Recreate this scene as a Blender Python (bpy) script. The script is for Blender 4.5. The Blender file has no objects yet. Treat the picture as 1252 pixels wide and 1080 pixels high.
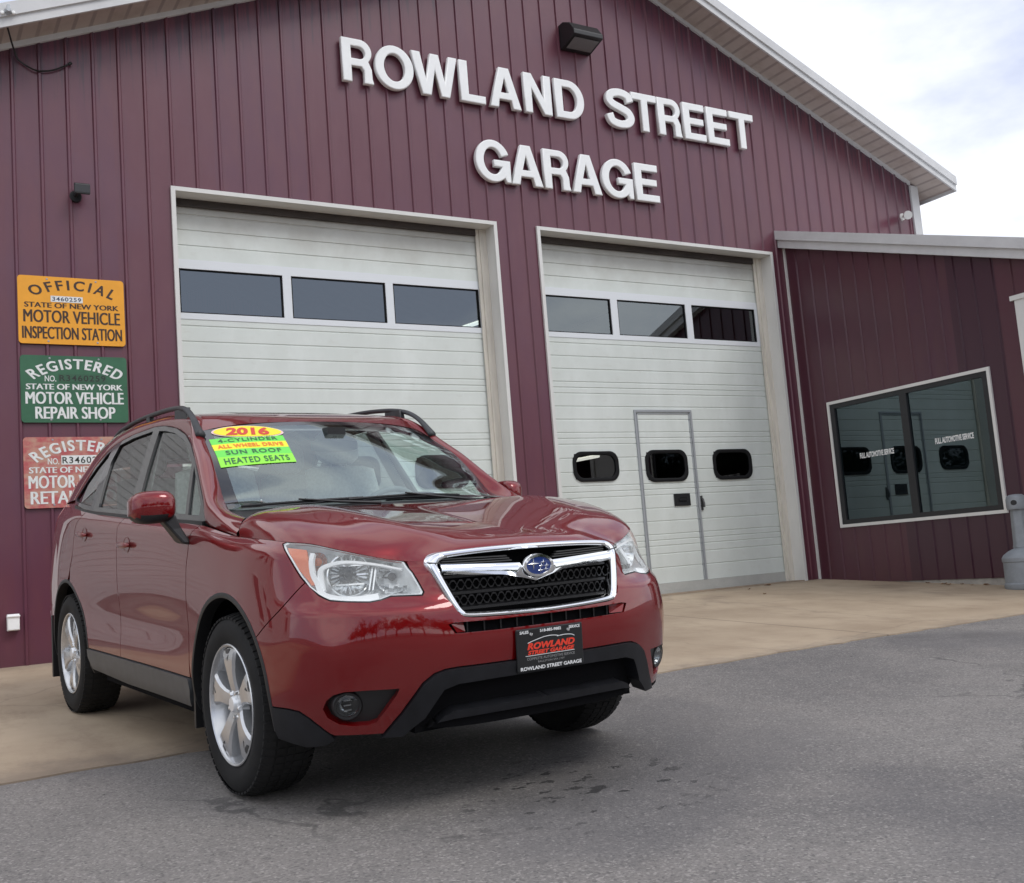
import bpy, bmesh, math, random
import numpy as np
from mathutils import Vector, Matrix
from mathutils.geometry import delaunay_2d_cdt
S = bpy.context.scene
COL = S.collection
rad = math.radians
random.seed(7)

# ------------------------------------------------------------------ camera
cam_d = bpy.data.cameras.new('camera')
cam = bpy.data.objects.new('camera', cam_d); COL.objects.link(cam)
cam_d.sensor_fit = 'HORIZONTAL'; cam_d.sensor_width = 36.0; cam_d.lens = 1310.31/1252*36
cam_d.clip_start = 0.05; cam_d.clip_end = 3000
def cam_axes(yaw, pitch, roll):
    f = Vector((-math.sin(yaw)*math.cos(pitch), math.cos(yaw)*math.cos(pitch), math.sin(pitch)))
    r = Vector((math.cos(yaw), math.sin(yaw), 0)); u = r.cross(f)
    return (math.cos(roll)*r+math.sin(roll)*u, -math.sin(roll)*r+math.cos(roll)*u, f)
_r, _u, _f = cam_axes(-0.54030, 0.11410, -0.07880)
_m = Matrix((_r, _u, -_f)).transposed().to_4x4(); _m.translation = (-5.7748, -9.7671, 0.4933)
cam.matrix_world = _m
S.camera = cam

# ------------------------------------------------------------------ sky, sun, exposure
SUN_EL, SUN_AZ = rad(48), rad(150)          # azimuth measured clockwise from +y
world = bpy.data.worlds.new('World'); S.world = world; world.use_nodes = True
def nd(nt, t, **k):
    n = nt.nodes.new(t)
    for a, v in k.items(): setattr(n, a, v)
    return n
nt = world.node_tree; nt.nodes.clear()
wo = nd(nt, 'ShaderNodeOutputWorld'); bg = nd(nt, 'ShaderNodeBackground')
sky = nd(nt, 'ShaderNodeTexSky', sky_type='NISHITA', sun_disc=False, sun_elevation=SUN_EL, sun_rotation=SUN_AZ)
tc = nd(nt, 'ShaderNodeTexCoord'); mp = nd(nt, 'ShaderNodeMapping'); mp.inputs['Scale'].default_value = (1, 1, 2.2); mp.inputs['Location'].default_value = (3.1, .4, .2)
n1 = nd(nt, 'ShaderNodeTexNoise'); n1.inputs['Scale'].default_value = 2.1; n1.inputs['Detail'].default_value = 7; n1.inputs['Roughness'].default_value = .55
rp = nd(nt, 'ShaderNodeValToRGB')
rp.color_ramp.elements[0].position = .38; rp.color_ramp.elements[0].color = (6.2, 6.7, 8.4, 1)
rp.color_ramp.elements[1].position = .60; rp.color_ramp.elements[1].color = (12.5, 12.6, 12.8, 1)
mx = nd(nt, 'ShaderNodeMixRGB'); mx.inputs[0].default_value = .88
nt.links.new(tc.outputs['Generated'], mp.inputs[0]); nt.links.new(mp.outputs[0], n1.inputs['Vector'])
nt.links.new(n1.outputs['Fac'], rp.inputs[0]); nt.links.new(sky.outputs[0], mx.inputs[1]); nt.links.new(rp.outputs[0], mx.inputs[2])
nt.links.new(mx.outputs[0], bg.inputs[0]); nt.links.new(bg.outputs[0], wo.inputs[0])
bg.inputs[1].default_value = 0.1
sl = bpy.data.lights.new('sun', 'SUN'); sl.energy = 1.0; sl.angle = rad(22); sl.color = (1, .97, .93)
sun = bpy.data.objects.new('sun', sl); COL.objects.link(sun)
sd = Vector((math.sin(SUN_AZ)*math.cos(SUN_EL), math.cos(SUN_AZ)*math.cos(SUN_EL), math.sin(SUN_EL)))
sun.rotation_euler = sd.to_track_quat('Z', 'Y').to_euler()
S.view_settings.view_transform = 'Standard'; S.view_settings.look = 'None'
S.view_settings.exposure = 0.28; S.view_settings.gamma = 1
S.cycles.max_bounces = 10; S.cycles.transparent_max_bounces = 24

# ------------------------------------------------------------------ helpers
def empty(name, loc=(0, 0, 0), parent=None):
    o = bpy.data.objects.new(name, None); COL.objects.link(o); o.location = loc; o.empty_display_size = .2
    if parent: o.parent = parent
    return o
def tag(o, label=None, cat=None, group=None, kind=None):
    if label: o['label'] = label
    if cat: o['category'] = cat
    if group: o['group'] = group
    if kind: o['kind'] = kind
    return o
class MB:
    def __init__(s): s.v = []; s.f = []; s.m = []; s.n = None; s.cur = 0
    def face(s, pts):
        b = len(s.v); s.v += [tuple(p) for p in pts]; s.f.append(tuple(range(b, b+len(pts)))); s.m.append(s.cur)
    def add(s, vs, fs):
        b = len(s.v); s.v += [tuple(p) for p in vs]
        for f in fs: s.f.append(tuple(b+i for i in f)); s.m.append(s.cur)
    def box(s, a, b):
        (x0, y0, z0), (x1, y1, z1) = a, b
        s.add([(x0,y0,z0),(x1,y0,z0),(x1,y1,z0),(x0,y1,z0),(x0,y0,z1),(x1,y0,z1),(x1,y1,z1),(x0,y1,z1)],
              [(0,3,2,1),(4,5,6,7),(0,1,5,4),(1,2,6,5),(2,3,7,6),(3,0,4,7)])
    def prism(s, poly, fn, d):           # poly 2-D (ccw), fn(u,v,d) -> 3-D, extruded 0..d
        n = len(poly); A = [fn(u, v, 0) for u, v in poly]; B = [fn(u, v, d) for u, v in poly]
        s.add(A+B, [tuple(range(n))[::-1], tuple(range(n, 2*n))]+[(i, (i+1) % n, n+(i+1) % n, n+i) for i in range(n)])
    def tube(s, path, r, n=10, cap=True, sc=None):
        path = [Vector(p) for p in path]; rings = []
        up = None
        for i, p in enumerate(path):
            t = (path[min(i+1, len(path)-1)]-path[max(i-1, 0)]).normalized()
            if up is None: up = t.orthogonal().normalized()
            up = (up-t*up.dot(t)).normalized(); sd_ = t.cross(up)
            rr = r if not hasattr(r, '__len__') else r[i]
            rings.append([p+rr*(math.cos(a)*up+math.sin(a)*sd_) for a in [2*math.pi*k/n for k in range(n)]])
        s.loft(rings, True, cap)
    def loft(s, rings, closed=True, cap=True):
        n = len(rings[0]); vs = [p for r_ in rings for p in r_]; fs = []
        for i in range(len(rings)-1):
            for k in range(n if closed else n-1):
                fs.append((i*n+k, i*n+(k+1) % n, (i+1)*n+(k+1) % n, (i+1)*n+k))
        if cap and closed:
            fs.append(tuple(range(n))[::-1]); fs.append(tuple((len(rings)-1)*n+k for k in range(n)))
        s.add(vs, fs)
    def lathe(s, prof, fn, n=32, close=False):   # prof [(r,h)], fn(r,ang,h)
        rings = [[fn(r, 2*math.pi*k/n, h) for k in range(n)] for r, h in prof]
        if close: rings.append(rings[0])
        s.loft(rings, True, False)
    def build_split(s, name, mats, parent=None, **k):      # one object for every separate piece
        adj = list(range(len(s.v)))
        def root(i):
            while adj[i] != i: adj[i] = adj[adj[i]]; i = adj[i]
            return i
        for f in s.f:
            for a in f[1:]: adj[root(a)] = root(f[0])
        out = {}
        for f in s.f: out.setdefault(root(f[0]), []).append(f)
        obs = []
        for fs in out.values():
            q = MB(); ids = sorted({i for f in fs for i in f}); mp_ = {i: j for j, i in enumerate(ids)}; q.v = [s.v[i] for i in ids]; q.f = [tuple(mp_[i] for i in f) for f in fs]; q.m = [0]*len(fs)
            obs.append(q.build(name, mats, parent, **k))
        return obs
    def build(s, name, mats, parent=None, smooth=False, weld=False, recalc=False, auto=None):
        me = bpy.data.meshes.new(name); me.from_pydata(s.v, [], s.f)
        if not isinstance(mats, (list, tuple)): mats = [mats]
        for m in mats: me.materials.append(m)
        if len(mats) > 1: me.polygons.foreach_set('material_index', s.m)
        if weld or recalc:
            bm = bmesh.new(); bm.from_mesh(me)
            if weld: bmesh.ops.remove_doubles(bm, verts=bm.verts, dist=1e-5)
            bmesh.ops.recalc_face_normals(bm, faces=bm.faces)
            bm.to_mesh(me); bm.free()
        if smooth: me.polygons.foreach_set('use_smooth', [True]*len(me.polygons))
        if auto is not None:
            me.polygons.foreach_set('use_smooth', [True]*len(me.polygons)); me.set_sharp_from_angle(angle=rad(auto))
        me.update()
        o = bpy.data.objects.new(name, me); COL.objects.link(o)
        if parent: o.parent = parent
        return o
def bevel(o, w=.004, seg=2, ang=35):
    m = o.modifiers.new('bevel', 'BEVEL'); m.width = w; m.segments = seg; m.limit_method = 'ANGLE'; m.angle_limit = rad(ang)
    return o

# ------------------------------------------------------------------ materials
def mat(name, col, rough=.6, metal=0., noise=None, bump=None, coat=0., spec=.5, **k):
    """noise=(scale, amount, detail[, stretch xyz]); bump=(scale, strength, stretch)"""
    m = bpy.data.materials.new(name); m.use_nodes = True; t = m.node_tree; p = t.nodes['Principled BSDF']
    p.inputs['Base Color'].default_value = (*col, 1); p.inputs['Roughness'].default_value = rough
    p.inputs['Metallic'].default_value = metal; p.inputs['Coat Weight'].default_value = coat; p.inputs['Coat Roughness'].default_value = .03
    p.inputs['Specular IOR Level'].default_value = spec
    for a, v in k.items(): p.inputs[a].default_value = v
    if noise or bump:
        c = nd(t, 'ShaderNodeTexCoord')
    if noise:
        mpn = nd(t, 'ShaderNodeMapping'); mpn.inputs['Scale'].default_value = noise[3] if len(noise) > 3 else (1, 1, 1)
        n = nd(t, 'ShaderNodeTexNoise'); n.inputs['Scale'].default_value = noise[0]; n.inputs['Detail'].default_value = noise[2]; n.inputs['Roughness'].default_value = .65
        r = nd(t, 'ShaderNodeValToRGB'); a = noise[1]
        r.color_ramp.elements[0].position = .3; r.color_ramp.elements[1].position = .7
        r.color_ramp.elements[0].color = (*[x*(1-a) for x in col], 1); r.color_ramp.elements[1].color = (*[min(1, x*(1+a)) for x in col], 1)
        t.links.new(c.outputs['Object'], mpn.inputs[0]); t.links.new(mpn.outputs[0], n.inputs['Vector']); t.links.new(n.outputs['Fac'], r.inputs[0]); t.links.new(r.outputs[0], p.inputs['Base Color'])
    if bump:
        mpb = nd(t, 'ShaderNodeMapping'); mpb.inputs['Scale'].default_value = bump[2] if len(bump) > 2 else (1, 1, 1)
        n = nd(t, 'ShaderNodeTexNoise'); n.inputs['Scale'].default_value = bump[0]; n.inputs['Detail'].default_value = 6
        b = nd(t, 'ShaderNodeBump'); b.inputs['Strength'].default_value = bump[1]; b.inputs['Distance'].default_value = .01
        t.links.new(c.outputs['Object'], mpb.inputs[0]); t.links.new(mpb.outputs[0], n.inputs['Vector']); t.links.new(n.outputs['Fac'], b.inputs['Height']); t.links.new(b.outputs[0], p.inputs['Normal'])
    return m
def glass(name, tint=(.9, .95, .93), ior=1.5, rough=0.0, refl=(1, 1, 1)):
    m = bpy.data.materials.new(name); m.use_nodes = True; t = m.node_tree; t.nodes.clear()
    o = nd(t, 'ShaderNodeOutputMaterial'); mix = nd(t, 'ShaderNodeMixShader'); tr = nd(t, 'ShaderNodeBsdfTransparent'); g = nd(t, 'ShaderNodeBsdfGlossy')
    fr = nd(t, 'ShaderNodeFresnel'); ge = nd(t, 'ShaderNodeNewGeometry'); mr = nd(t, 'ShaderNodeMapRange'); mr.inputs[3].default_value = ior; mr.inputs[4].default_value = 1/ior; t.links.new(ge.outputs['Backfacing'], mr.inputs[0]); t.links.new(mr.outputs[0], fr.inputs[0]); tr.inputs[0].default_value = (*tint, 1); g.inputs['Roughness'].default_value = rough
    g.inputs['Color'].default_value = (*refl, 1)
    t.links.new(fr.outputs[0], mix.inputs[0]); t.links.new(tr.outputs[0], mix.inputs[1]); t.links.new(g.outputs[0], mix.inputs[2]); t.links.new(mix.outputs[0], o.inputs[0])
    return m
def emit(name, col, st):
    m = bpy.data.materials.new(name); m.use_nodes = True; p = m.node_tree.nodes['Principled BSDF']
    p.inputs['Emission Color'].default_value = (*col, 1); p.inputs['Emission Strength'].default_value = st; p.inputs['Base Color'].default_value = (*col, 1)
    return m
def math_n(t, op, a, b=None, c=None):
    n = nd(t, 'ShaderNodeMath', operation=op)
    for i, v in enumerate((a, b, c)):
        if v is None: continue
        if isinstance(v, (int, float)): n.inputs[i].default_value = v
        else: t.links.new(v, n.inputs[i])
    return n.outputs[0]
def mixc(t, f, a, b, mode='MIX'):
    n = nd(t, 'ShaderNodeMixRGB', blend_type=mode)
    for i, v in enumerate((f, a, b)):
        if isinstance(v, (int, float)): n.inputs[i].default_value = v
        elif isinstance(v, tuple): n.inputs[i].default_value = (*v, 1)
        else: t.links.new(v, n.inputs[i])
    return n.outputs[0]
def noise_n(t, vec, scale, detail=5, stretch=None, rough=.6):
    if stretch:
        mm = nd(t, 'ShaderNodeMapping'); mm.inputs['Scale'].default_value = stretch; t.links.new(vec, mm.inputs[0]); vec = mm.outputs[0]
    n = nd(t, 'ShaderNodeTexNoise'); n.inputs['Scale'].default_value = scale; n.inputs['Detail'].default_value = detail; n.inputs['Roughness'].default_value = rough
    t.links.new(vec, n.inputs['Vector']); return n.outputs['Fac']
def smooth_n(t, v, lo, hi):
    n = nd(t, 'ShaderNodeMapRange', interpolation_type='SMOOTHSTEP'); t.links.new(v, n.inputs[0]); n.inputs[1].default_value = lo; n.inputs[2].default_value = hi
    return n.outputs[0]

APX, APZ, SLOPE = 1.34, 7.91, 0.4167      # gable apex and pitch
def siding(name, axis, panel_seed, lean):
    m = bpy.data.materials.new(name); m.use_nodes = True; t = m.node_tree; p = t.nodes['Principled BSDF']
    c = nd(t, 'ShaderNodeTexCoord'); v = c.outputs['Object']; sp = nd(t, 'ShaderNodeSeparateXYZ'); t.links.new(v, sp.inputs[0])
    ax = sp.outputs[axis]
    pid = math_n(t, 'FLOOR', math_n(t, 'DIVIDE', math_n(t, 'ADD', ax, panel_seed), .915))
    wn = nd(t, 'ShaderNodeTexWhiteNoise', noise_dimensions='1D'); t.links.new(pid, wn.inputs['W'])
    base = mixc(t, wn.outputs['Value'], (.122, .033, .050), (.114, .035, .060)) if not lean else mixc(t, wn.outputs['Value'], (.082, .024, .036), (.074, .022, .040))  # same siding on the extension, its colours darkened to paint in that wall's shade
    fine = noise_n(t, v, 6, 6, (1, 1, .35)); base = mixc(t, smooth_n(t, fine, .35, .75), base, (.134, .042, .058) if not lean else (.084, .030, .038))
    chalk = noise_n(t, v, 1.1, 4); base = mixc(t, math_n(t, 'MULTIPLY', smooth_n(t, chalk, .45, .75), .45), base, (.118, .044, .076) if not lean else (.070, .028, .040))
    if not lean:      # grime running down from the eaves
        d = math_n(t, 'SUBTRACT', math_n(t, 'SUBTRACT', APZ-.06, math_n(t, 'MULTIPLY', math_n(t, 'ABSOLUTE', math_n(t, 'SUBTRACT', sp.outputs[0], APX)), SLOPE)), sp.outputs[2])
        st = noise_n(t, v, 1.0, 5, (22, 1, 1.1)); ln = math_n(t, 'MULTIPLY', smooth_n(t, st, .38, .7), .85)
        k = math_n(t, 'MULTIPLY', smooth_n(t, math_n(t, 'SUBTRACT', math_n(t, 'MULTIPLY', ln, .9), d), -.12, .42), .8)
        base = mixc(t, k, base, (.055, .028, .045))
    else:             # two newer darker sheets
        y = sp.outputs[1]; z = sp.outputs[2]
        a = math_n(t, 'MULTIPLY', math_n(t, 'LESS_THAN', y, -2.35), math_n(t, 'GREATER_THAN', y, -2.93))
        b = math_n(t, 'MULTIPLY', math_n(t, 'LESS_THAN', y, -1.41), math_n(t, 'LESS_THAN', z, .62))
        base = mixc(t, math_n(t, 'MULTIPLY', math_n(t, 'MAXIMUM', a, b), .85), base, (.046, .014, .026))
    foot_tone = math_n(t, 'SUBTRACT', .55, sp.outputs[2]); sn = noise_n(t, v, 3, 5)
    base = mixc(t, math_n(t, 'MULTIPLY', smooth_n(t, math_n(t, 'SUBTRACT', foot_tone, math_n(t, 'MULTIPLY', sn, .6)), 0, .5), .55), base, (.075, .032, .038))  # darker towards the foot of the wall, broken up by noise
    t.links.new(base, p.inputs['Base Color']); p.inputs['Roughness'].default_value = .33; p.inputs['Specular IOR Level'].default_value = .6
    b = nd(t, 'ShaderNodeBump'); b.inputs['Strength'].default_value = .1; b.inputs['Distance'].default_value = .012; t.links.new(noise_n(t, v, 2.2, 3), b.inputs['Height']); t.links.new(b.outputs[0], p.inputs['Normal'])
    return m
M = {}
M['siding'] = siding('maroon_siding', 0, 20.35, False)
M['siding_ext_shaded'] = siding('maroon_siding_ext_shade', 1, 20.11, True)
M['trim'] = mat('white_trim', (.68, .675, .645), .45, noise=(2.5, .05, 6, (1, 1, .6)))
M['fascia'] = mat('grey_white_fascia', (.60, .60, .60), .35, noise=(3, .08, 5))
M['soffit'] = mat('soffit_metal', (.52, .45, .40), .5, noise=(4, .12, 5))
M['letter'] = mat('letter_plastic', (.87, .88, .87), .35, noise=(6, .04, 5))
M['black'] = mat('black_plastic', (.012, .012, .013), .45)
M['steel'] = mat('galvanised_steel', (.38, .40, .42), .42, .6, noise=(30, .15, 4))
M['rubber_seal'] = mat('black_rubber_seal', (.009, .009, .010), .7, spec=.2)
M['dark'] = mat('interior_dark', (.03, .03, .03), .9)
M['concrete_grey'] = mat('grey_concrete', (.34, .32, .29), .85, noise=(8, .2, 6))
M['pane'] = glass('window_pane', (.35, .42, .45), 2.45, 0, (.90, .98, 1))
M['wpane'] = glass('office_window_pane', (.16, .25, .27), 2.1, 0, (.74, .92, .98))
def door_mat():
    m = bpy.data.materials.new('door_paint'); m.use_nodes = True; t = m.node_tree; p = t.nodes['Principled BSDF']
    c = nd(t, 'ShaderNodeTexCoord'); v = c.outputs['Object']; sp = nd(t, 'ShaderNodeSeparateXYZ'); t.links.new(v, sp.inputs[0])
    base = mixc(t, smooth_n(t, noise_n(t, v, 3.0, 6, (1, 1, .5)), .35, .75), (.64, .68, .64), (.71, .75, .715))
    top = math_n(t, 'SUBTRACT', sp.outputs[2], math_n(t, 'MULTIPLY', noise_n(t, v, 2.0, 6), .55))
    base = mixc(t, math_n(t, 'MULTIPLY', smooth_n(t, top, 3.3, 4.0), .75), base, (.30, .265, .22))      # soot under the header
    dirt = math_n(t, 'MULTIPLY', smooth_n(t, noise_n(t, v, 9, 7, (1, 1, 2.2)), .55, .8), .35)
    base = mixc(t, dirt, base, (.55, .55, .50))
    t.links.new(base, p.inputs['Base Color']); p.inputs['Roughness'].default_value = .38
    b = nd(t, 'ShaderNodeBump'); b.inputs['Strength'].default_value = .12; b.inputs['Distance'].default_value = .004; t.links.new(noise_n(t, v, 60, 3, (.3, 1, 3)), b.inputs['Height']); t.links.new(b.outputs[0], p.inputs['Normal'])
    return m
M['door'] = door_mat()
M['doorband'] = mat('door_window_band', (.72, .75, .77), .35)

# ------------------------------------------------------------------ text
def text_mesh(body, off=0.0, extrude=0.0, space=1.0, shear=0.0):
    cu = bpy.data.curves.new('lettering', 'FONT'); cu.body = body; cu.offset = off; cu.extrude = extrude; cu.space_character = space; cu.shear = shear; cu.resolution_u = 4
    o = bpy.data.objects.new('lettering', cu); COL.objects.link(o)
    dg = bpy.context.evaluated_depsgraph_get(); me = bpy.data.meshes.new_from_object(o.evaluated_get(dg))
    bpy.data.objects.remove(o); bpy.data.curves.remove(cu)
    return me
def text_into(mb, body, box, fn, off=.012, d=0.0, arc=None, space=1.0, shear=0.0, bold=0.0):
    """fit the words into box=(u0,v0,u1,v1); fn(u,v,d) -> 3-D. arc = rise of the middle above the ends"""
    me = text_mesh(body, off, 0.0, space, shear)
    vs = np.array([v.co[:2] for v in me.vertices]); fs = [tuple(p.vertices) for p in me.polygons]
    bpy.data.meshes.remove(me)
    lo, hi = vs.min(0), vs.max(0); u0, v0, u1, v1 = box
    vs = (vs-lo)/(hi-lo)*np.array([u1-u0, v1-v0-(arc or 0)])+np.array([u0, v0])
    if arc:
        h = (u1-u0)/2; R_ = (h*h+arc*arc)/(2*arc); a = (vs[:, 0]-(u0+u1)/2)/R_; rr = R_+vs[:, 1]-v0
        vs = np.stack([rr*np.sin(a), rr*np.cos(a)], 1); lo, hi = vs.min(0), vs.max(0)
        vs = (vs-lo)/(hi-lo)*np.array([u1-u0, v1-v0])+np.array([u0, v0])
    for i, sh in enumerate((0, -1, 1) if bold else (0,)): mb.add([fn(u+sh*bold, v, d+.0004*i) for u, v in vs], fs)
def fwall(y): return lambda u, v, d: (u, y-d, v)
# ------------------------------------------------------------------ ground
GS = 0.0544
def gz(x, y): return GS*y+.003*x if y > -16 else GS*-16+.003*x
def ground_mats():
    m = bpy.data.materials.new('asphalt'); m.use_nodes = True; t = m.node_tree; p = t.nodes['Principled BSDF']
    c = nd(t, 'ShaderNodeTexCoord'); v = c.outputs['Object']
    big = noise_n(t, v, .55, 5); mid = noise_n(t, v, 2.4, 7, None, .7); fine = noise_n(t, v, 95, 4, None, .7)
    base = mixc(t, smooth_n(t, big, .35, .65), (.120, .112, .109), (.205, .190, .178))
    base = mixc(t, math_n(t, 'MULTIPLY', smooth_n(t, mid, .42, .72), .55), base, (.225, .205, .190))
    base = mixc(t, math_n(t, 'MULTIPLY', smooth_n(t, fine, .45, .8), .6), base, (.34, .315, .295))
    base = mixc(t, math_n(t, 'MULTIPLY', smooth_n(t, fine, .50, .25), .55), base, (.065, .060, .058))
    g2 = noise_n(t, v, 26, 5, None, .75); base = mixc(t, math_n(t, 'MULTIPLY', smooth_n(t, g2, .52, .74), .32), base, (.33, .305, .29)); base = mixc(t, math_n(t, 'MULTIPLY', smooth_n(t, g2, .46, .26), .40), base, (.055, .052, .053))
    vp = nd(t, 'ShaderNodeTexVoronoi'); vp.inputs['Scale'].default_value = 120; t.links.new(v, vp.inputs['Vector']); vs_ = nd(t, 'ShaderNodeSeparateColor'); t.links.new(vp.outputs['Color'], vs_.inputs[0])
    base = mixc(t, math_n(t, 'MULTIPLY', smooth_n(t, vs_.outputs[0], .82, .96), .45), base, (.42, .39, .365)); base = mixc(t, math_n(t, 'MULTIPLY', smooth_n(t, vs_.outputs[1], .84, .96), .45), base, (.045, .043, .044))
    pt_ = noise_n(t, v, .42, 2); base = mixc(t, math_n(t, 'MULTIPLY', smooth_n(t, pt_, .50, .56), .35), base, (.105, .100, .104))
    vk = nd(t, 'ShaderNodeTexVoronoi', feature='DISTANCE_TO_EDGE'); vk.inputs['Scale'].default_value = .7; mk = nd(t, 'ShaderNodeMixRGB'); mk.inputs[0].default_value = .35; nk = nd(t, 'ShaderNodeTexNoise'); nk.inputs['Scale'].default_value = 4; nk.inputs['Detail'].default_value = 8; t.links.new(v, nk.inputs['Vector']); t.links.new(v, mk.inputs[1]); t.links.new(nk.outputs['Color'], mk.inputs[2]); t.links.new(mk.outputs[0], vk.inputs['Vector'])
    base = mixc(t, math_n(t, 'MULTIPLY', math_n(t, 'MULTIPLY', smooth_n(t, vk.outputs['Distance'], .012, .003), smooth_n(t, noise_n(t, v, 1.1, 3), .52, .66)), .6), base, (.04, .038, .038))
    crack = smooth_n(t, noise_n(t, v, 7.5, 5, None, .55), .70, .735)      # short tar dabs and drips
    gate = smooth_n(t, noise_n(t, v, 1.3, 2), .46, .60)
    sx = nd(t, 'ShaderNodeSeparateXYZ'); t.links.new(v, sx.inputs[0])
    dd = math_n(t, 'SQRT', math_n(t, 'ADD', math_n(t, 'POWER', math_n(t, 'ADD', sx.outputs[0], 3.5), 2), math_n(t, 'POWER', math_n(t, 'ADD', sx.outputs[1], 6.25), 2)))
    near = smooth_n(t, dd, .72, .2); dab = smooth_n(t, noise_n(t, v, 9, 5, (1, 1.5, 1), .6), .60, .622)
    crack = math_n(t, 'MAXIMUM', math_n(t, 'MULTIPLY', crack, gate), math_n(t, 'MULTIPLY', dab, near))
    base = mixc(t, math_n(t, 'MULTIPLY', crack, .93), base, (.014, .013, .014))
    oil = smooth_n(t, noise_n(t, v, .9, 3), .58, .70)
    base = mixc(t, math_n(t, 'MULTIPLY', oil, .35), base, (.07, .065, .062))
    pale = smooth_n(t, noise_n(t, v, 38, 3, None, .6), .66, .74)
    base = mixc(t, math_n(t, 'MULTIPLY', pale, .55), base, (.42, .40, .37))
    t.links.new(base, p.inputs['Base Color'])
    rgh = nd(t, 'ShaderNodeMapRange'); t.links.new(mid, rgh.inputs[0]); rgh.inputs[3].default_value = .62; rgh.inputs[4].default_value = .9; t.links.new(rgh.outputs[0], p.inputs['Roughness'])
    b = nd(t, 'ShaderNodeBump'); b.inputs['Strength'].default_value = .7; b.inputs['Distance'].default_value = .007; t.links.new(math_n(t, 'SUBTRACT', fine, math_n(t, 'MULTIPLY', crack, 2)), b.inputs['Height']); t.links.new(b.outputs[0], p.inputs['Normal'])
    M['asphalt'] = m
    m = bpy.data.materials.new('apron_concrete'); m.use_nodes = True; t = m.node_tree; p = t.nodes['Principled BSDF']
    c = nd(t, 'ShaderNodeTexCoord'); v = c.outputs['Object']; sp = nd(t, 'ShaderNodeSeparateXYZ'); t.links.new(v, sp.inputs[0])
    base = mixc(t, smooth_n(t, noise_n(t, v, .8, 6), .3, .7), (.335, .255, .175), (.46, .365, .26))
    base = mixc(t, math_n(t, 'MULTIPLY', smooth_n(t, noise_n(t, v, 4, 7, (1, .45, 1), .7), .45, .75), .5), base, (.24, .17, .115))
    base = mixc(t, math_n(t, 'MULTIPLY', smooth_n(t, noise_n(t, v, 60, 4, None, .7), .5, .8), .35), base, (.47, .39, .30))
    base = mixc(t, math_n(t, 'MULTIPLY', smooth_n(t, noise_n(t, v, 1.6, 6, (1, .3, 1), .7), .56, .72), .5), base, (.15, .11, .085))
    jx = math_n(t, 'ABSOLUTE', math_n(t, 'SUBTRACT', math_n(t, 'MODULO', math_n(t, 'ADD', sp.outputs[0], 40.35), 3.9), 1.95))
    j = smooth_n(t, jx, .014, .006); base = mixc(t, math_n(t, 'MULTIPLY', j, .7), base, (.10, .075, .055))
    # tyre-borne tar and grit creeping over the front edge
    ed = math_n(t, 'ADD', math_n(t, 'MULTIPLY', sp.outputs[1], -1), math_n(t, 'MULTIPLY', noise_n(t, v, 3.5, 6, None, .7), 1.1))
    base = mixc(t, math_n(t, 'MULTIPLY', smooth_n(t, ed, 4.55, 5.15), .55), base, (.13, .105, .088))
    wl = math_n(t, 'ADD', sp.outputs[1], math_n(t, 'MULTIPLY', noise_n(t, v, 2.5, 6, None, .7), .7)); base = mixc(t, math_n(t, 'MULTIPLY', smooth_n(t, wl, .05, .45), .45), base, (.17, .135, .11))
    vc = nd(t, 'ShaderNodeTexVoronoi', feature='DISTANCE_TO_EDGE'); vc.inputs['Scale'].default_value = .42
    nzc = nd(t, 'ShaderNodeTexNoise'); nzc.inputs['Scale'].default_value = 3; nzc.inputs['Detail'].default_value = 7; t.links.new(v, nzc.inputs['Vector']); mmc = nd(t, 'ShaderNodeMixRGB'); mmc.inputs[0].default_value = .22; t.links.new(v, mmc.inputs[1]); t.links.new(nzc.outputs['Color'], mmc.inputs[2]); t.links.new(mmc.outputs[0], vc.inputs['Vector'])
    base = mixc(t, math_n(t, 'MULTIPLY', smooth_n(t, vc.outputs['Distance'], .006, .002), .18), base, (.10, .08, .065))
    t.links.new(base, p.inputs['Base Color']); p.inputs['Roughness'].default_value = .75
    b = nd(t, 'ShaderNodeBump'); b.inputs['Strength'].default_value = .3; b.inputs['Distance'].default_value = .004; t.links.new(noise_n(t, v, 70, 5), b.inputs['Height']); t.links.new(b.outputs[0], p.inputs['Normal'])
    M['concrete'] = m
ground_mats()
g = MB()
ys = [900, 15, 0, -2, -4.6, -8, -12, -16, -30, -900]; xs = [-900, -40, -20, -10, -5, 0, 5, 10, 20, 40, 900]
def gfar(x, y):
    xx = max(-20, min(20, x)); return (gz(xx, y) if y < 0 else .003*xx*0+.003*xx)-.008
vs = [(x, y, gfar(x, y)) for y in ys for x in xs]; n = len(xs)
g.add(vs, [(i*n+k, (i+1)*n+k, (i+1)*n+k+1, i*n+k+1) for i in range(len(ys)-1) for k in range(n-1)])
tag(g.build('asphalt_ground', M['asphalt']), kind='structure')
g = MB()      # concrete apron: a slab whose front edge wanders a little
E_ = [(-14, -5.0), (-9, -4.75), (-5.33, -4.56), (-4.9, -4.53), (-4.4, -4.49), (-3.2, -4.43), (-1.52, -4.34), (-.15, -4.29), (2.25, -4.24), (5, -4.2), (9, -4.15)]
fine = []
for (a, b), (c_, d) in zip(E_[:-1], E_[1:]):
    k = max(2, int((c_-a)/.12))
    for i in range(k): fine.append((a+(c_-a)*i/k, b+(d-b)*i/k+random.uniform(-.022, .022)))
fine.append(E_[-1])
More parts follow.
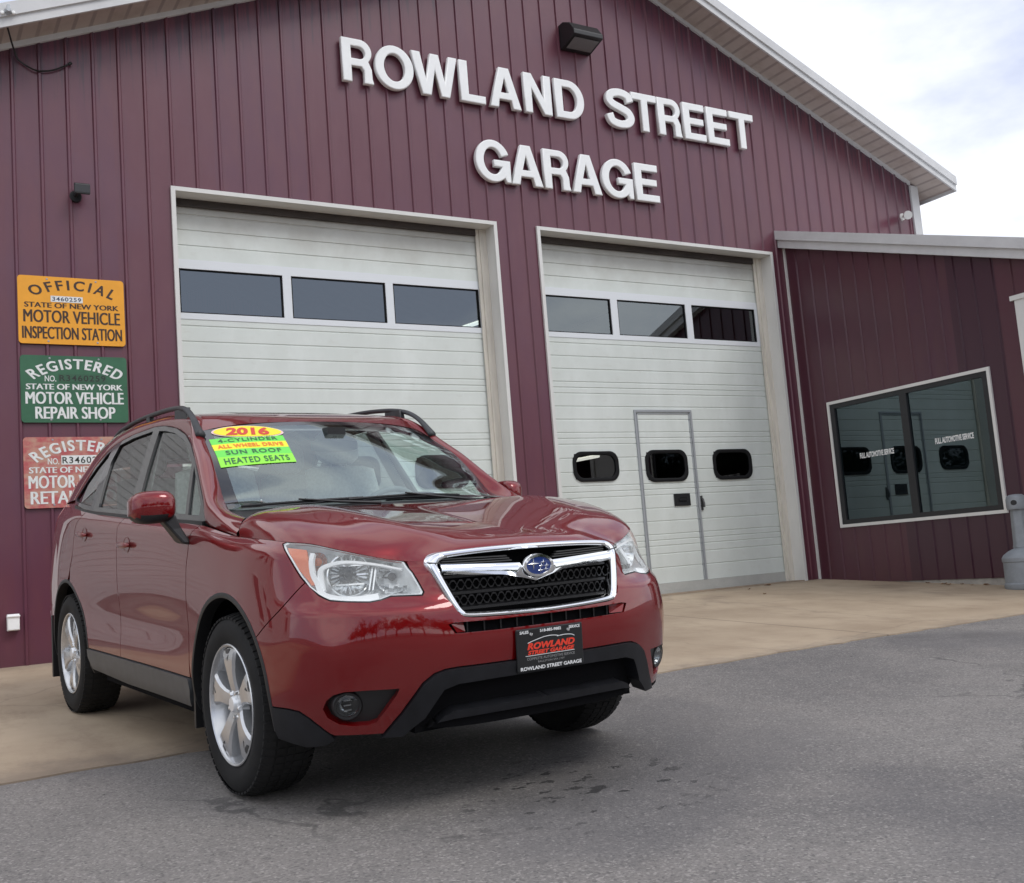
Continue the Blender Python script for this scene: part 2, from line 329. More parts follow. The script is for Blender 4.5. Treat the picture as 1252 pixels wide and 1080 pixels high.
for (xa, ya), (xb, yb) in zip(fine[:-1], fine[1:]):
    g.face([(xa, ya, gz(xa, ya)), (xb, yb, gz(xb, yb)), (xb, 0.0, gz(xb, 0)), (xa, 0.0, gz(xa, 0))]); g.face([(xa, 0, gz(xa, 0)), (xb, 0, gz(xb, 0)), (xb, .3, gz(xb, 0)), (xa, .3, gz(xa, 0))])
    g.face([(xa, ya, gz(xa, ya)-.03), (xb, yb, gz(xb, yb)-.03), (xb, yb, gz(xb, yb)), (xa, ya, gz(xa, ya))])
tag(g.build('concrete_apron', M['concrete']), kind='structure')

# ------------------------------------------------------------------ main garage
def zroof(x): return APZ-SLOPE*abs(x-APX)
XL, XR, DEPTH = -5.28, 7.19, 16.0
D1, D2, DT = (-3.39, .088), (.614, 4.19), 4.22
garage = tag(empty('garage_building', (1.34, 0, 0)), 'maroon metal sided garage with a gable roof and two tall white overhead doors', 'garage')
def wpart(name, mb, m, par, **k):        # geometry given in world coordinates
    o = mb.build(name, m, None, **k); o.parent = par
    if par.type == 'EMPTY': o.matrix_parent_inverse = Matrix.Translation(-par.location)
    return o
def G(name, mb, m, **k): return wpart(name, mb, m, garage, **k)
sub = wpart
w = MB()
RIB0, RIBS = -.21, .2253
brk = {XL, XR, APX, *D1, *D2}
k = math.floor((XL-RIB0)/RIBS)
ribc = [RIB0+RIBS*i for i in range(k, int((XR-RIB0)/RIBS)+1)]
def ribh(x):
    d = min(abs(x-c_) for c_ in ribc)
    return -.017 if d < .0085 else (-.017*(1-(d-.0085)/.010) if d < .0185 else 0)
for c_ in ribc:
    for d in (-.0185, -.0085, .0085, .0185):
        if XL < c_+d < XR: brk.add(round(c_+d, 5))
brk = sorted(brk)
for a, b in zip(brk[:-1], brk[1:]):
    if b-a < 1e-4: continue
    mid = (a+b)/2; z0 = -.5
    for d in (D1, D2):
        if d[0] < mid < d[1]: z0 = DT
    w.face([(a, ribh(a), z0), (b, ribh(b), z0), (b, ribh(b), zroof(b)), (a, ribh(a), zroof(a))])
G('wall', w, M['siding'])
w = MB()   # side and back walls
for x in (XL, XR): w.face([(x, 0, -.5), (x, DEPTH, -.5), (x, DEPTH, zroof(x)), (x, 0, zroof(x))])
w.face([(XL, DEPTH, -.5), (XR, DEPTH, -.5), (XR, DEPTH, zroof(XR)), (APX, DEPTH, APZ), (XL, DEPTH, zroof(XL))])
G('side_wall', w, M['siding'])
w = MB(); OV, EX = -.42, .34
for s, xe in ((-1, XL-EX), (1, XR+EX)):
    for y0, y1 in ((OV, DEPTH+.4),):
        w.face([(APX, y0, APZ+.14), (APX, y1, APZ+.14), (xe, y1, zroof(xe)+.14), (xe, y0, zroof(xe)+.14)])
        w.face([(APX, -.003, APZ), (APX, y1, APZ), (xe, y1, zroof(xe)), (xe, -.003, zroof(xe))])
G('roof', w, M['fascia'])
m = bpy.data.materials.new('ribbed_soffit'); m.use_nodes = True; t = m.node_tree; p = t.nodes['Principled BSDF']
c = nd(t, 'ShaderNodeTexCoord'); sp = nd(t, 'ShaderNodeSeparateXYZ'); t.links.new(c.outputs['Object'], sp.inputs[0])
st = math_n(t, 'ABSOLUTE', math_n(t, 'SUBTRACT', math_n(t, 'MODULO', math_n(t, 'ADD', sp.outputs[0], 40), .152), .076))
base = mixc(t, smooth_n(t, st, .012, .022), (.33, .28, .26), (.50, .43, .39)); base = mixc(t, smooth_n(t, noise_n(t, c.outputs['Object'], 5, 5), .4, .8), base, (.40, .33, .29))
t.links.new(base, p.inputs['Base Color']); M['soffit'] = m
w = MB()
for s, xe in ((-1, XL-EX), (1, XR+EX)):
    w.face([(APX, OV+.01, APZ-.012), (xe, OV+.01, zroof(xe)-.012), (xe, 0, zroof(xe)-.012), (APX, 0, APZ-.012)])
xe = XR+EX; w.face([(XR, 0, zroof(XR)-.012), (xe, 0, zroof(xe)-.012), (xe, DEPTH, zroof(xe)-.012), (XR, DEPTH, zroof(XR)-.012)])
G('soffit', w, M['soffit'])
w = MB()
for s, xe in ((-1, XL-EX), (1, XR+EX)):       # rake trim in two steps
    for (lo, hi, yo) in ((.035, .155, OV-.035), (-.05, .037, OV-.012)):
        ring = []
        for x in (APX, xe):
            z = zroof(x); ring.append([(x, yo, z+lo), (x, yo, z+hi), (x, OV+.012, z+hi), (x, OV+.012, z+lo)])
        w.loft(ring, True, True)
xe = XR+EX; z = zroof(xe); w.box((xe-.01, OV, z-.05), (xe+.02, DEPTH, z+.15))
G('rake_trim', w, M['fascia'])
w = MB(); w.box((XR-.125, -.03, -.4), (XR+.03, 0.1, zroof(XR)-.02)); G('corner_trim', w, M['fascia'])
w = MB(); w.box((XL-.03, -.03, -.4), (XL+.125, 0.1, zroof(XL)-.02)); G('corner_trim', w, M['fascia'])
w = MB()     # thin moulding where the siding meets the soffit
for xe in (XL, XR-.12):
    w.loft([[(x, -.03, zroof(x)-.065), (x, -.03, zroof(x)-.012), (x, .0, zroof(x)-.012), (x, 0, zroof(x)-.065)] for x in (APX, xe)], True, True)
G('eave_moulding', w, M['fascia'])
w = MB(); w.face([(XL, .25, .02), (XR, .25, .02), (XR, DEPTH, .02), (XL, DEPTH, .02)]); G('floor', w, M['dark'])

DY = .20
def overhead_door(x0, x1, panes, walk):
    fr = MB()                                  # white opening trim
    fw = .036
    fr.box((x0-.004, -.028, -.02), (x0+fw, .0, DT+.004)); fr.box((x1-fw, -.028, -.02), (x1+.004, .0, DT+.004)); fr.box((x0+fw, -.028, DT-fw), (x1-fw, .0, DT+.004))
    fr.box((x0+fw-.012, -.002, -.02), (x0+fw, .3, DT-fw)); fr.box((x1-fw, -.002, -.02), (x1-fw+.012, .3, DT-fw)); fr.box((x0+fw-.012, -.002, DT-fw), (x1-fw+.012, .3, DT-fw+.012))
    frame = G('door_frame', fr, M['trim'])
    st = MB(); st.box((x1-fw-.085, DY-.045, 0), (x1-fw-.001, DY-.012, DT-fw-.002)); st.box((x1-fw-.125, DY-.03, 0), (x1-fw-.0855, DY-.014, DT-fw-.002)); st.box((x0+fw+.001, DY-.03, 0), (x0+fw+.04, DY-.012, DT-fw-.002)); hs_ = MB(); hs_.box((x0+fw+.041, DY-.035, DT-fw-.075), (x1-fw-.126, DY-.008, DT-fw-.002)); sub('header_shadow', hs_, M['headshade'], frame)  # top strip thickened and darkened to paint in the sooty shadow line
    [setattr(q, 'parent', frame) for q in st.build_split('weather_strip', M['stop'], None)]
    a, b = x0+fw+.02, x1-fw-.06
    gro = []
    for j in (.64, 1.238, 1.851, 2.438):
        gro += [j-.067, j, j+.067]
    gro += [.16+.16, .16+.32]
    for lo, hi in ((.64, 1.238), (1.238, 1.851), (1.851, 2.438), (2.438, 3.02)):
        L = hi-lo-.134; gro += [lo+.067+L/3, lo+.067+2*L/3]
    gro += [3.735, 3.885, 4.04, 2.955]; gro = sorted(gro)
    zs = [.14]
    prof = {}
    for z in gro:
        for dz, dy in ((-.009, 0), (-.003, .007), (.003, .007), (.009, 0)): prof[round(z+dz, 4)] = dy
    holes = []
    holes = [(q-.0, q+.58, 1.37, 1.665) for q in (-3.015, -1.985, -.96)]
    if walk: holes = [(1.0, 1.58, 1.385, 1.675), (2.025, 2.605, 1.352, 1.68), (3.062, 3.64, 1.352, 1.675)]
    zz = sorted(set([.14, 3.02, 3.6, DT-.02]+list(prof)+[h for H in holes for h in H[2:]]))
    xx = sorted(set([a, b]+[h for H in holes for h in H[:2]]))
    lf = MB(); tp = MB()
    def py(z):
        if z in prof: return prof[z]
        ks = sorted(prof); 
        for p_, q_ in zip(ks[:-1], ks[1:]):
            if p_ < z < q_: return prof[p_]+(prof[q_]-prof[p_])*(z-p_)/(q_-p_)
        return 0
    for z0, z1 in zip(zz[:-1], zz[1:]):
        if 3.02 <= z0 < 3.6: continue
        for u0, u1 in zip(xx[:-1], xx[1:]):
            mu, mz = (u0+u1)/2, (z0+z1)/2
            if any(H[0] < mu < H[1] and H[2] < mz < H[3] for H in holes): continue
            (tp if z0 >= 3.6 else lf).face([(u0, DY+py(z0), z0), (u1, DY+py(z0), z0), (u1, DY+py(z1), z1), (u0, DY+py(z1), z1)])
    for q_ in (lf, tp): pass
    door = G('overhead_door', lf, M['door'], weld=True); sub('top_panel', tp, M['door'], door, weld=True)
    bd = MB(); zb0, zb1 = 3.02, 3.598; y0, y1 = DY-.006, DY+.04
    bd.box((a, y0, zb0), (b, y1, 3.078)); bd.box((a, y0, 3.508), (b, y1, zb1))
    ed = [a]+[q for P in panes for q in P]+[b]
    for u0, u1 in zip(ed[::2], ed[1::2]):
        if u1-u0 > .003: bd.box((u0, y0, 3.078), (u1, y1, 3.508))
    sub('window_band', bd, M['doorband'], door)
    for u0, u1 in panes:
        pn = MB(); pn.face([(u0, DY+.018, 3.078), (u1, DY+.018, 3.078), (u1, DY+.018, 3.508), (u0, DY+.018, 3.508)]); sub('window_pane', pn, M['pane'], door)
        gk = MB()
        for bx in (((u0, DY+.004, 3.078), (u0+.014, DY+.03, 3.508)), ((u1-.014, DY+.004, 3.078), (u1, DY+.03, 3.508)), ((u0+.014, DY+.004, 3.078), (u1-.014, DY+.03, 3.09)), ((u0+.014, DY+.004, 3.496), (u1-.014, DY+.03, 3.508))): gk.box(*bx)
        sub('pane_gasket', gk, M['rubber_seal'], door)
    br = MB(); br.box((a, DY-.012, .052), (b, DY+.03, .1385)); sub('bottom_rail', br, M['rail'], door)
    bs = MB(); bs.box((a, DY-.02, .022), (b, DY+.02, .051)); sub('bottom_seal', bs, M['rail'], door)
    sl_ = MB(); sl_.box((x0+fw, -.01, -.02), (x1-fw, .5, .0215)); sub('door_sill', sl_, M['concrete'], frame)
    if 1:
        for (u0, u1, z0, z1) in (((.975, 1.605, 1.355, 1.70), (2.0, 2.63, 1.325, 1.705), (3.037, 3.665, 1.325, 1.70)) if walk else ((-3.04, -2.41, 1.34, 1.69), (-2.01, -1.38, 1.34, 1.69), (-.985, -.355, 1.34, 1.69))):
            def rr(ix, r_, n=8):
                A, B, C_, D_ = u0+ix, u1-ix, z0+ix, z1-ix; out = []
                for cx, cz, s0 in ((B-r_, D_-r_, 0), (A+r_, D_-r_, 90), (A+r_, C_+r_, 180), (B-r_, C_+r_, 270)):
                    out += [(cx+r_*math.cos(rad(s0+90*i/n)), cz+r_*math.sin(rad(s0+90*i/n))) for i in range(n+1)]
                return out
            ph = MB(); R0, R1, R2 = rr(0, .12), rr(.02, .11), rr(.042, .10)
            ph.loft([[(x, DY+.004, z) for x, z in R0], [(x, DY-.016, z) for x, z in R0], [(x, DY-.022, z) for x, z in R1], [(x, DY-.012, z) for x, z in R2], [(x, DY+.02, z) for x, z in R2]], True, False)
            sub('porthole_gasket', ph, M['rubber_seal'], door, auto=40)
            pg = MB(); pg.face([(x, DY+.004, z) for x, z in R2]); sub('porthole_pane', pg, M['pane_dark'], door)
    if walk:
        wf = MB(); u0, u1, z0, z1, q = 1.895, 2.765, .1405, 2.185, .05
        q = .026; wf.box((u0, DY-.016, z0), (u0+q, DY+.012, z1)); wf.box((u1-q, DY-.016, z0), (u1, DY+.012, z1)); wf.box((u0+q, DY-.016, z1-q), (u1-q, DY+.012, z1)); wf.box((u0+q+.012, DY-.008, z0), (u0+q+.022, DY+.01, z1-q-.012)); wf.box((u1-q-.022, DY-.008, z0), (u1-q-.012, DY+.01, z1-q-.012)); wf.box((u0+q+.012, DY-.008, z1-q-.022), (u1-q-.012, DY+.01, z1-q-.0121))
        sub('walk_door_frame', wf, M['alu'], door)
        ms = MB(); A, B, C_, D_ = 2.375, 2.617, 1.03, 1.175
        ms.box((A, DY-.014, C_), (B, DY-.004, C_+.045)); ms.box((A, DY-.014, D_-.045), (B, DY-.004, D_)); ms.box((A, DY-.014, C_+.045), (A+.06, DY-.004, D_-.045)); ms.box((B-.06, DY-.014, C_+.045), (B, DY-.004, D_-.045)); ms.box((A+.06, DY-.008, C_+.045), (B-.06, DY-.003, D_-.045)); ms.box((A+.065, DY-.024, C_+.06), (B-.065, DY-.0085, C_+.078))
        sub('mail_slot', ms, M['black'], door)
        dh = MB(); dh.box((2.782, DY-.014, .965), (2.808, DY+.004, 1.14)); dh.tube([(2.795, DY-.03, 1.10), (2.797, DY-.045, 1.05), (2.80, DY-.04, 1.0)], .012, 8); dh.tube([(2.795, DY, 1.10), (2.795, DY-.035, 1.10)], .011, 8); dh.tube([(2.795, DY, 1.02), (2.795, DY-.02, 1.02)], .016, 10)
        sub('door_handle', dh, M['dark_steel'], door, auto=40)
M['headshade'] = mat('sooty_header_shadow', (.055, .045, .04), .8, noise=(3, .4, 6, (1, 1, 4)))
M['rail'] = mat('bottom_rail_grey', (.45, .45, .42), .5, noise=(4, .12, 5))
M['stop'] = mat('weather_strip_paint', (.66, .62, .54), .5, noise=(7, .16, 6, (3, 1, .3)))
M['alu'] = mat('aluminium_edge', (.42, .44, .46), .4, .35)
M['dark_steel'] = mat('dark_steel', (.12, .12, .12), .4, .7)
M['pane_dark'] = glass('porthole_glass', (.34, .36, .37), 1.75)
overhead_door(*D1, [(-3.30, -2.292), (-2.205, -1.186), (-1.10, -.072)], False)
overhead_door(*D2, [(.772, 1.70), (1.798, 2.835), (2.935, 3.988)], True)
# fluorescent tubes burning inside
def tube_light(a, b, label):
    a, b = Vector(a), Vector(b); t_ = tag(empty('fluorescent_light', a), label, 'light')
    o = MB(); o.tube([(0, 0, 0), tuple(b-a)], .03, 10); o.build('tube', M['tube'], t_, auto=40)
    o = MB(); d = (b-a).normalized(); o.loft([[tuple(q+Vector((0, dy, dz))) for dy, dz in ((-.05, .035), (.05, .035), (.05, .08), (-.05, .08))] for q in (Vector((0, 0, 0)), b-a)], True, True); o.build('housing', M['trim'], t_)
M['tube'] = emit('lit_tube', (1, .96, .85), 1.6)
tube_light((1.78, 4, 4.05), (2.12, 4, 4.165), 'lit fluorescent tube seen through the upper right pane of the left overhead door')
tube_light((4.285, 5, 2.138), (4.769, 5, 2.206), 'lit fluorescent tube seen through the leftmost rounded window of the right overhead door')

# ------------------------------------------------------------------ raised letters
def arc(cx, cy, rx, ry, a0, a1, n=14):
    return [(cx+rx*math.cos(rad(a0+(a1-a0)*i/n)), cy+ry*math.sin(rad(a0+(a1-a0)*i/n))) for i in range(n+1)]
def crom(P, n=8):
    P = [P[0]]+P+[P[-1]]; out = []
    for i in range(1, len(P)-2):
        p0, p1, p2, p3 = [np.array(q, float) for q in P[i-1:i+3]]
        for k in range(n):
            t = k/n; out.append(.5*((2*p1)+(p2-p0)*t+(2*p0-5*p1+4*p2-p3)*t*t+(3*p1-p0-3*p2+p3)*t**3))
    out.append(np.array(P[-2], float)); return out
def glyph(ch, w):
    s = .215; h = .185
    if ch == 'L': return [[(0,0),(0,1),(s,1),(s,h),(w,h),(w,0)]]
    if ch == 'T': return [[(w/2-s/2,0),(w/2-s/2,1-h),(0,1-h),(0,1),(w,1),(w,1-h),(w/2+s/2,1-h),(w/2+s/2,0)]]
    if ch == 'E': return [[(0,0),(0,1),(w*.98,1),(w*.98,1-h),(s,1-h),(s,.60),(w*.92,.60),(w*.92,.43),(s,.43),(s,h),(w,h),(w,0)]]
    if ch == 'N': return [[(0,0),(0,1),(s*1.05,1),(w-s*.98,.36),(w-s*.98,1),(w,1),(w,0),(w-s*1.05,0),(s*.98,.64),(s*.98,0)]]
    if ch == 'A': return [[(0,0),(.5*w-.135,1),(.5*w+.135,1),(w,0),(w-.235,0),(w*.5+.165,.21),(w*.5-.165,.21),(.235,0)], [(w*.5-.115,.375),(w*.5+.115,.375),(w*.5,.75)]]
    if ch == 'W': return [[(.2*w,0),(0,1),(.185*w,1),(.295*w,.34),(.41*w,1),(.59*w,1),(.705*w,.34),(.815*w,1),(w,1),(.8*w,0),(.61*w,0),(.5*w,.63),(.39*w,0)]]
    if ch == 'O': return [arc(w/2,.5,w/2,.515,90,-269,44), arc(w/2,.5,w/2-s*1.02,.515-h,90,-269,40)]
    if ch == 'D': return [[(0,0),(0,1)]+arc(w*.48,.5,w*.52,.5,90,-90,24), [(s,h),(s,1-h)]+arc(w*.46,.5,w*.54-s,.5-h,90,-90,20)]
    if ch == 'R': return [[(0,0),(0,1)]+arc(w*.60,.722,w*.375,.278,90,-48,16)+[(w*.955,.34),(w*.965,.12),(w*1.0,.03),(w,0),(w-s*1.08,0),(w*.705,.10),(w*.70,.30),(w*.62,.375),(s,.375),(s,0)], [(s,.545),(s,.835)]+arc(w*.56,.69,w*.20,.145,90,-90,12)]
    if ch == 'G': return [arc(w/2,.5,w*.5,.515,22,312,34)+[(w*.83,.10),(w*.87,.0),(w,.0),(w,.535),(w*.53,.535),(w*.53,.375),(w*.76,.375)]+arc(w/2,.5,w*.5-s*1.02,.515-h,322,22,30)]
    if ch == 'S':
        P = crom([(.885*w,.695),(.80*w,.855),(.52*w,.918),(.22*w,.855),(.135*w,.715),(.24*w,.60),(.52*w,.515),(.78*w,.425),(.872*w,.275),(.76*w,.135),(.48*w,.082),(.20*w,.145),(.105*w,.325)])
        L, R_ = [], []
        for i, p_ in enumerate(P):
            t_ = P[min(i+1, len(P)-1)]-P[max(i-1, 0)]; t_ = t_/np.linalg.norm(t_); n_ = np.array([-t_[1], t_[0]])
            hw = .098+.012*abs(t_[1]); L.append(tuple(p_+n_*hw)); R_.append(tuple(p_-n_*hw))
        return [L+R_[::-1]]
def letter(ch, x0, x1, z0, z1, label):
    cu = bpy.data.curves.new('letter', 'CURVE'); cu.dimensions = '2D'; cu.fill_mode = 'BOTH'; cu.extrude = .018; cu.bevel_depth = .011; cu.bevel_resolution = 2; cu.offset = -.010
    H = z1-z0
    for loop in glyph(ch, (x1-x0)/H):
        sp_ = cu.splines.new('POLY'); sp_.points.add(len(loop)-1); sp_.use_cyclic_u = True
        for q, (u, v) in zip(sp_.points, loop): q.co = (u*H-(x1-x0)/2, v*H, 0, 1)
    tmp = bpy.data.objects.new('letter', cu); COL.objects.link(tmp)
    me = bpy.data.meshes.new_from_object(tmp.evaluated_get(bpy.context.evaluated_depsgraph_get())); bpy.data.objects.remove(tmp)
    me.name = 'letter'; me.materials.clear(); me.materials.append(M['letter'])
    me.transform(Matrix.Rotation(rad(90), 4, 'X'))
    o = bpy.data.objects.new('raised_letter', me); COL.objects.link(o); o.location = ((x0+x1)/2, -.052, z0)
    tag(o, label, 'sign letter', 'raised letters of the garage name')
W_ = [('ROWLAND', [(-1.625, -1.285), (-1.26, -.816), (-.832, -.285), (-.26, .05), (.104, .51), (.562, .925), (.98, 1.38)], 5.538, 6.008),
      ('STREET', [(1.70, 2.108), (2.084, 2.46), (2.477, 2.836), (2.877, 3.225), (3.26, 3.612), (3.642, 4.05)], 5.548, 6.024),
      ('GARAGE', [(-.138, .298), (.303, .717), (.74, 1.09), (1.116, 1.531), (1.542, 1.99), (2.03, 2.38)], 4.665, 5.13)]
ORD = ['first', 'second', 'third', 'fourth', 'fifth', 'sixth', 'seventh']
for word, boxes, z0, z1 in W_:
    for i, (ch, (a, b)) in enumerate(zip(word, boxes)):
        letter(ch, a, b, z0, z1, 'raised white letter %s, %s letter of the word %s on the maroon gable' % (ch, ORD[i], word))

# ------------------------------------------------------------------ fixtures on the wall
t_ = tag(empty('wall_light', (1.36, 0, 6.55)), 'dark wedge shaped floodlight on the gable above the word ROWLAND', 'wall light')
o = MB(); prof = [(0, .16), (-.10, .16), (-.22, .10), (-.31, -.02), (-.31, -.075), (-.05, -.14), (0, -.14)]
o.loft([[(x, y, z) for y, z in prof] for x in (-.205, .205)], True, True); bevel(o.build('housing', M['black'], t_), .008)
o = MB(); o.face([(-.17, -.085, -.143), (.17, -.085, -.143), (.17, -.27, -.094), (-.17, -.27, -.094)]); o.build('lens', M['lens_dull'] if 'lens_dull' in M else mat('dull_lens', (.17, .17, .17), .25), t_)
t_ = tag(empty('flood_lamp', (-4.205, 0, 4.06)), 'small black swivel flood lamp on the wall above the orange sign', 'flood lamp')
o = MB(); o.lathe([(0.0, -.025), (.05, -.025), (.055, 0)], lambda r, a, h: (r*math.cos(a)-.02, h, r*math.sin(a)-.03), 18); o.tube([(-.02, -.02, -.03), (-.015, -.06, -.02), (0, -.10, .0)], .014, 8); o.build('mount', M['black'], t_, auto=40)
o = MB(); o.loft([[(sx*s_+.012, -.06-.10*k, sz*s_+.03-.035*k) for sx, sz in ((-.06, -.045), (.06, -.045), (.06, .045), (-.06, .045))] for k, s_ in ((0, .65), (.3, .9), (1.0, 1.1), (1.25, 1.12))], True, True); bevel(o.build('lamp_head', M['black'], t_), .012, 3)
o = MB(); o.box((-.05, -.187, -.045), (.074, -.186, .02)); o.build('lamp_glass', mat('lamp_glass', (.02, .02, .022), .2), t_)
t_ = tag(empty('security_camera', (6.80, 0, 4.96)), 'small cream bullet camera under the right eave beside the corner trim', 'security camera')
o = MB(); o.lathe([(0, -.03), (.05, -.03), (.055, 0)], lambda r, a, h: (r*math.cos(a)+.02, h, r*math.sin(a)), 16); o.tube([(.02, -.02, 0), (.0, -.10, 0), (-.03, -.15, -.01)], .022, 10); o.build('mount', M['trim'], t_, auto=40)
o = MB(); o.tube([(.03, -.10, .0), (-.05, -.17, -.03), (-.16, -.26, -.07)], [.058, .062, .058], 16); o.build('camera_body', M['trim'], t_, auto=40)
t_ = tag(empty('outlet_box', (-4.815, -.017, .345)), 'small white weatherproof outlet box low on the maroon wall left of the car', 'outlet box')
o = MB(); o.loft([[(-.048, 0, -.068), (.048, 0, -.068), (.048, 0, .068), (-.048, 0, .068)], [(-.046, -.045, -.066), (.046, -.045, -.066), (.046, -.045, .066), (-.046, -.045, .066)], [(-.04, -.055, -.06), (.04, -.055, -.06), (.04, -.05, .06), (-.04, -.05, .06)]], True, True); bevel(o.build('box', M['letter'], t_), .006)
o = MB(); o.box((-.05, -.062, .042), (.05, -.0, .056)); bevel(o.build('cover_hinge', M['letter'], t_), .004)
cb = MB(); cb.tube(crom([(-4.90, -.43, 5.49), (-4.80, -.40, 5.37), (-4.715, -.12, 5.30), (-4.66, -.03, 5.22), (-4.535, -.028, 5.150), (-4.45, -.026, 5.155), (-4.36, -.026, 5.185), (-4.232, -.03, 5.262)]), .0075, 6); cb.tube([(-4.25, -.03, 5.25), (-4.225, -.035, 5.268)], .014, 8)
tag(cb.build('cable', M['black'], auto=60), 'thin black cable looping from the eave onto the maroon siding', 'cable')
t_ = tag(empty('cable_bracket', (-4.78, -.458, 5.425)), 'small metal cable bracket with two studs on the left roof trim', 'bracket')
o = MB(); o.lathe([(.0, -.05), (.018, -.05), (.022, -.02), (.03, 0)], lambda r, a, h: (r*math.cos(a), h, r*math.sin(a)), 12); o.box((-.012, -.04, 0), (.012, -.01, .045)); o.build('clamp', M['steel'], t_, auto=40)
o = MB()
for x in (-.045, .04): o.lathe([(0, -.02), (.014, -.018), (.016, 0)], lambda r, a, h: (x+r*math.cos(a), h, -.012+.2*x+r*math.sin(a)), 10)
o.build_split('stud', M['letter'], t_, auto=40)

# ------------------------------------------------------------------ three sign plates
def plate(x0, x1, z0, z1, name, label, col, ink, build, worn=False):
    t_ = tag(empty(name, ((x0+x1)/2, -.02, z0)), label, 'sign', 'inspection and repair sign plates')
    o = MB(); w_, h = x1-x0, z1-z0; r_ = .03
    ol = []
    for cx, cz, s0 in ((w_/2-r_, h-r_, 0), (-w_/2+r_, h-r_, 90), (-w_/2+r_, r_, 180), (w_/2-r_, r_, 270)): ol += arc(cx, cz, r_, r_, s0, s0+90, 6)
    o.prism(ol, lambda u, v, d: (u, -d, v), .008); o.build('plate', col, t_, recalc=True)
    q = MB(); fn = lambda u, v, d: ((u-.5)*w_, -.0095-d, v*h)
    build(q, fn, w_, h); q.build('lettering', ink, t_)
    o = MB()
    for u in (.27, .73):
        for v in (.96, .04): o.lathe([(0, -.012), (.006, -.0115), (.009, -.0085)], lambda r, a, hh: ((u-.5)*w_+r*math.cos(a), hh, v*h+r*math.sin(a)), 10)
    o.build_split('screw', M['steel'], t_)
    return t_, fn, w_, h
ink_b = mat('brown_black_ink', (.045, .022, .012), .5); ink_w = mat('white_ink', (.74, .76, .74), .5, noise=(40, .1, 4)); ink_k = mat('dark_ink', (.02, .025, .02), .5)
yel = mat('orange_yellow_enamel', (.83, .36, .018), .35, noise=(6, .06, 5)); grn = mat('green_enamel', (.032, .125, .062), .38, noise=(5, .18, 6))
def faded():
    m = bpy.data.materials.new('faded_red_enamel'); m.use_nodes = True; t = m.node_tree; p = t.nodes['Principled BSDF']; c = nd(t, 'ShaderNodeTexCoord'); v = c.outputs['Object']
    b = mixc(t, smooth_n(t, noise_n(t, v, 5.5, 6, (1, 1, 1.6)), .40, .62), (.45, .095, .10), (.50, .30, .22)); b = mixc(t, smooth_n(t, noise_n(t, v, 40, 5), .5, .8), b, (.55, .20, .17))
    t.links.new(b, p.inputs['Base Color']); p.inputs['Roughness'].default_value = .6; return m
red = faded()
def s1(q, fn, w_, h):
    text_into(q, 'OFFICIAL', (.10, .70, .90, .955), fn, .014, arc=.115, space=1.4, bold=.002)
    text_into(q, 'STATE OF NEW YORK', (.06, .535, .94, .61), fn, 0.0, bold=.003)
    text_into(q, 'MOTOR VEHICLE', (.05, .315, .95, .50), fn, 0.0, bold=.0035)
    text_into(q, 'INSPECTION STATION', (.035, .075, .965, .255), fn, 0.0, bold=.0035)
def s2(q, fn, w_, h, last='REPAIR SHOP', lb=(.13, .055, .87, .235)):
    text_into(q, 'REGISTERED', (.045, .64, .955, .955), fn, .016, arc=.175, space=1.25, bold=.003)
    text_into(q, 'NO.', (.22, .61, .325, .70), fn, .014)
    text_into(q, 'STATE OF NEW YORK', (.05, .49, .95, .575), fn, 0.0, bold=.0035)
    text_into(q, 'MOTOR VEHICLE', (.045, .275, .955, .455), fn, 0.0, bold=.0048)
    text_into(q, last, lb, fn, 0.0, bold=.0048)
def number(t_, fn, box, txt, tbox, pm, im):
    o = MB(); u0, v0, u1, v1 = box; o.face([fn(u0, v0, .0015), fn(u1, v0, .0015), fn(u1, v1, .0015), fn(u0, v1, .0015)]); b = o.build('number_strip', pm, t_)
    o = MB(); text_into(o, txt, tbox, fn, .012, .0025, space=1.15); o.build('number', im, t_)
t1, fn, w_, h = plate(-4.718, -3.849, 2.683, 3.28, 'inspection_sign', 'orange yellow official inspection station sign plate, topmost of the three', yel, ink_b, s1)
number(t1, fn, (.30, .625, .60, .715), '3460259', (.315, .64, .585, .70), ink_w, mat('blue_black_ink', (.03, .04, .09), .5))
t2, fn, w_, h = plate(-4.713, -3.848, 2.0, 2.582, 'repair_sign', 'green registered repair shop sign plate between the orange and the faded red ones', grn, ink_w, s2)
number(t2, fn, (.345, .605, .80, .725), 'R3460259', (.355, .62, .79, .71), mat('dark_green_strip', (.03, .105, .055), .45), ink_k)
t3, fn, w_, h = plate(-4.706, -3.85, 1.272, 1.875, 'retail_sign', 'faded red registered retail sign plate partly hidden behind the car', red, ink_w, lambda q, fn, w_, h: s2(q, fn, w_, h, 'RETAIL SHOP', (.06, .055, .93, .235)))
number(t3, fn, (.345, .605, .80, .735), 'R3460259', (.355, .62, .79, .715), ink_w, ink_k)

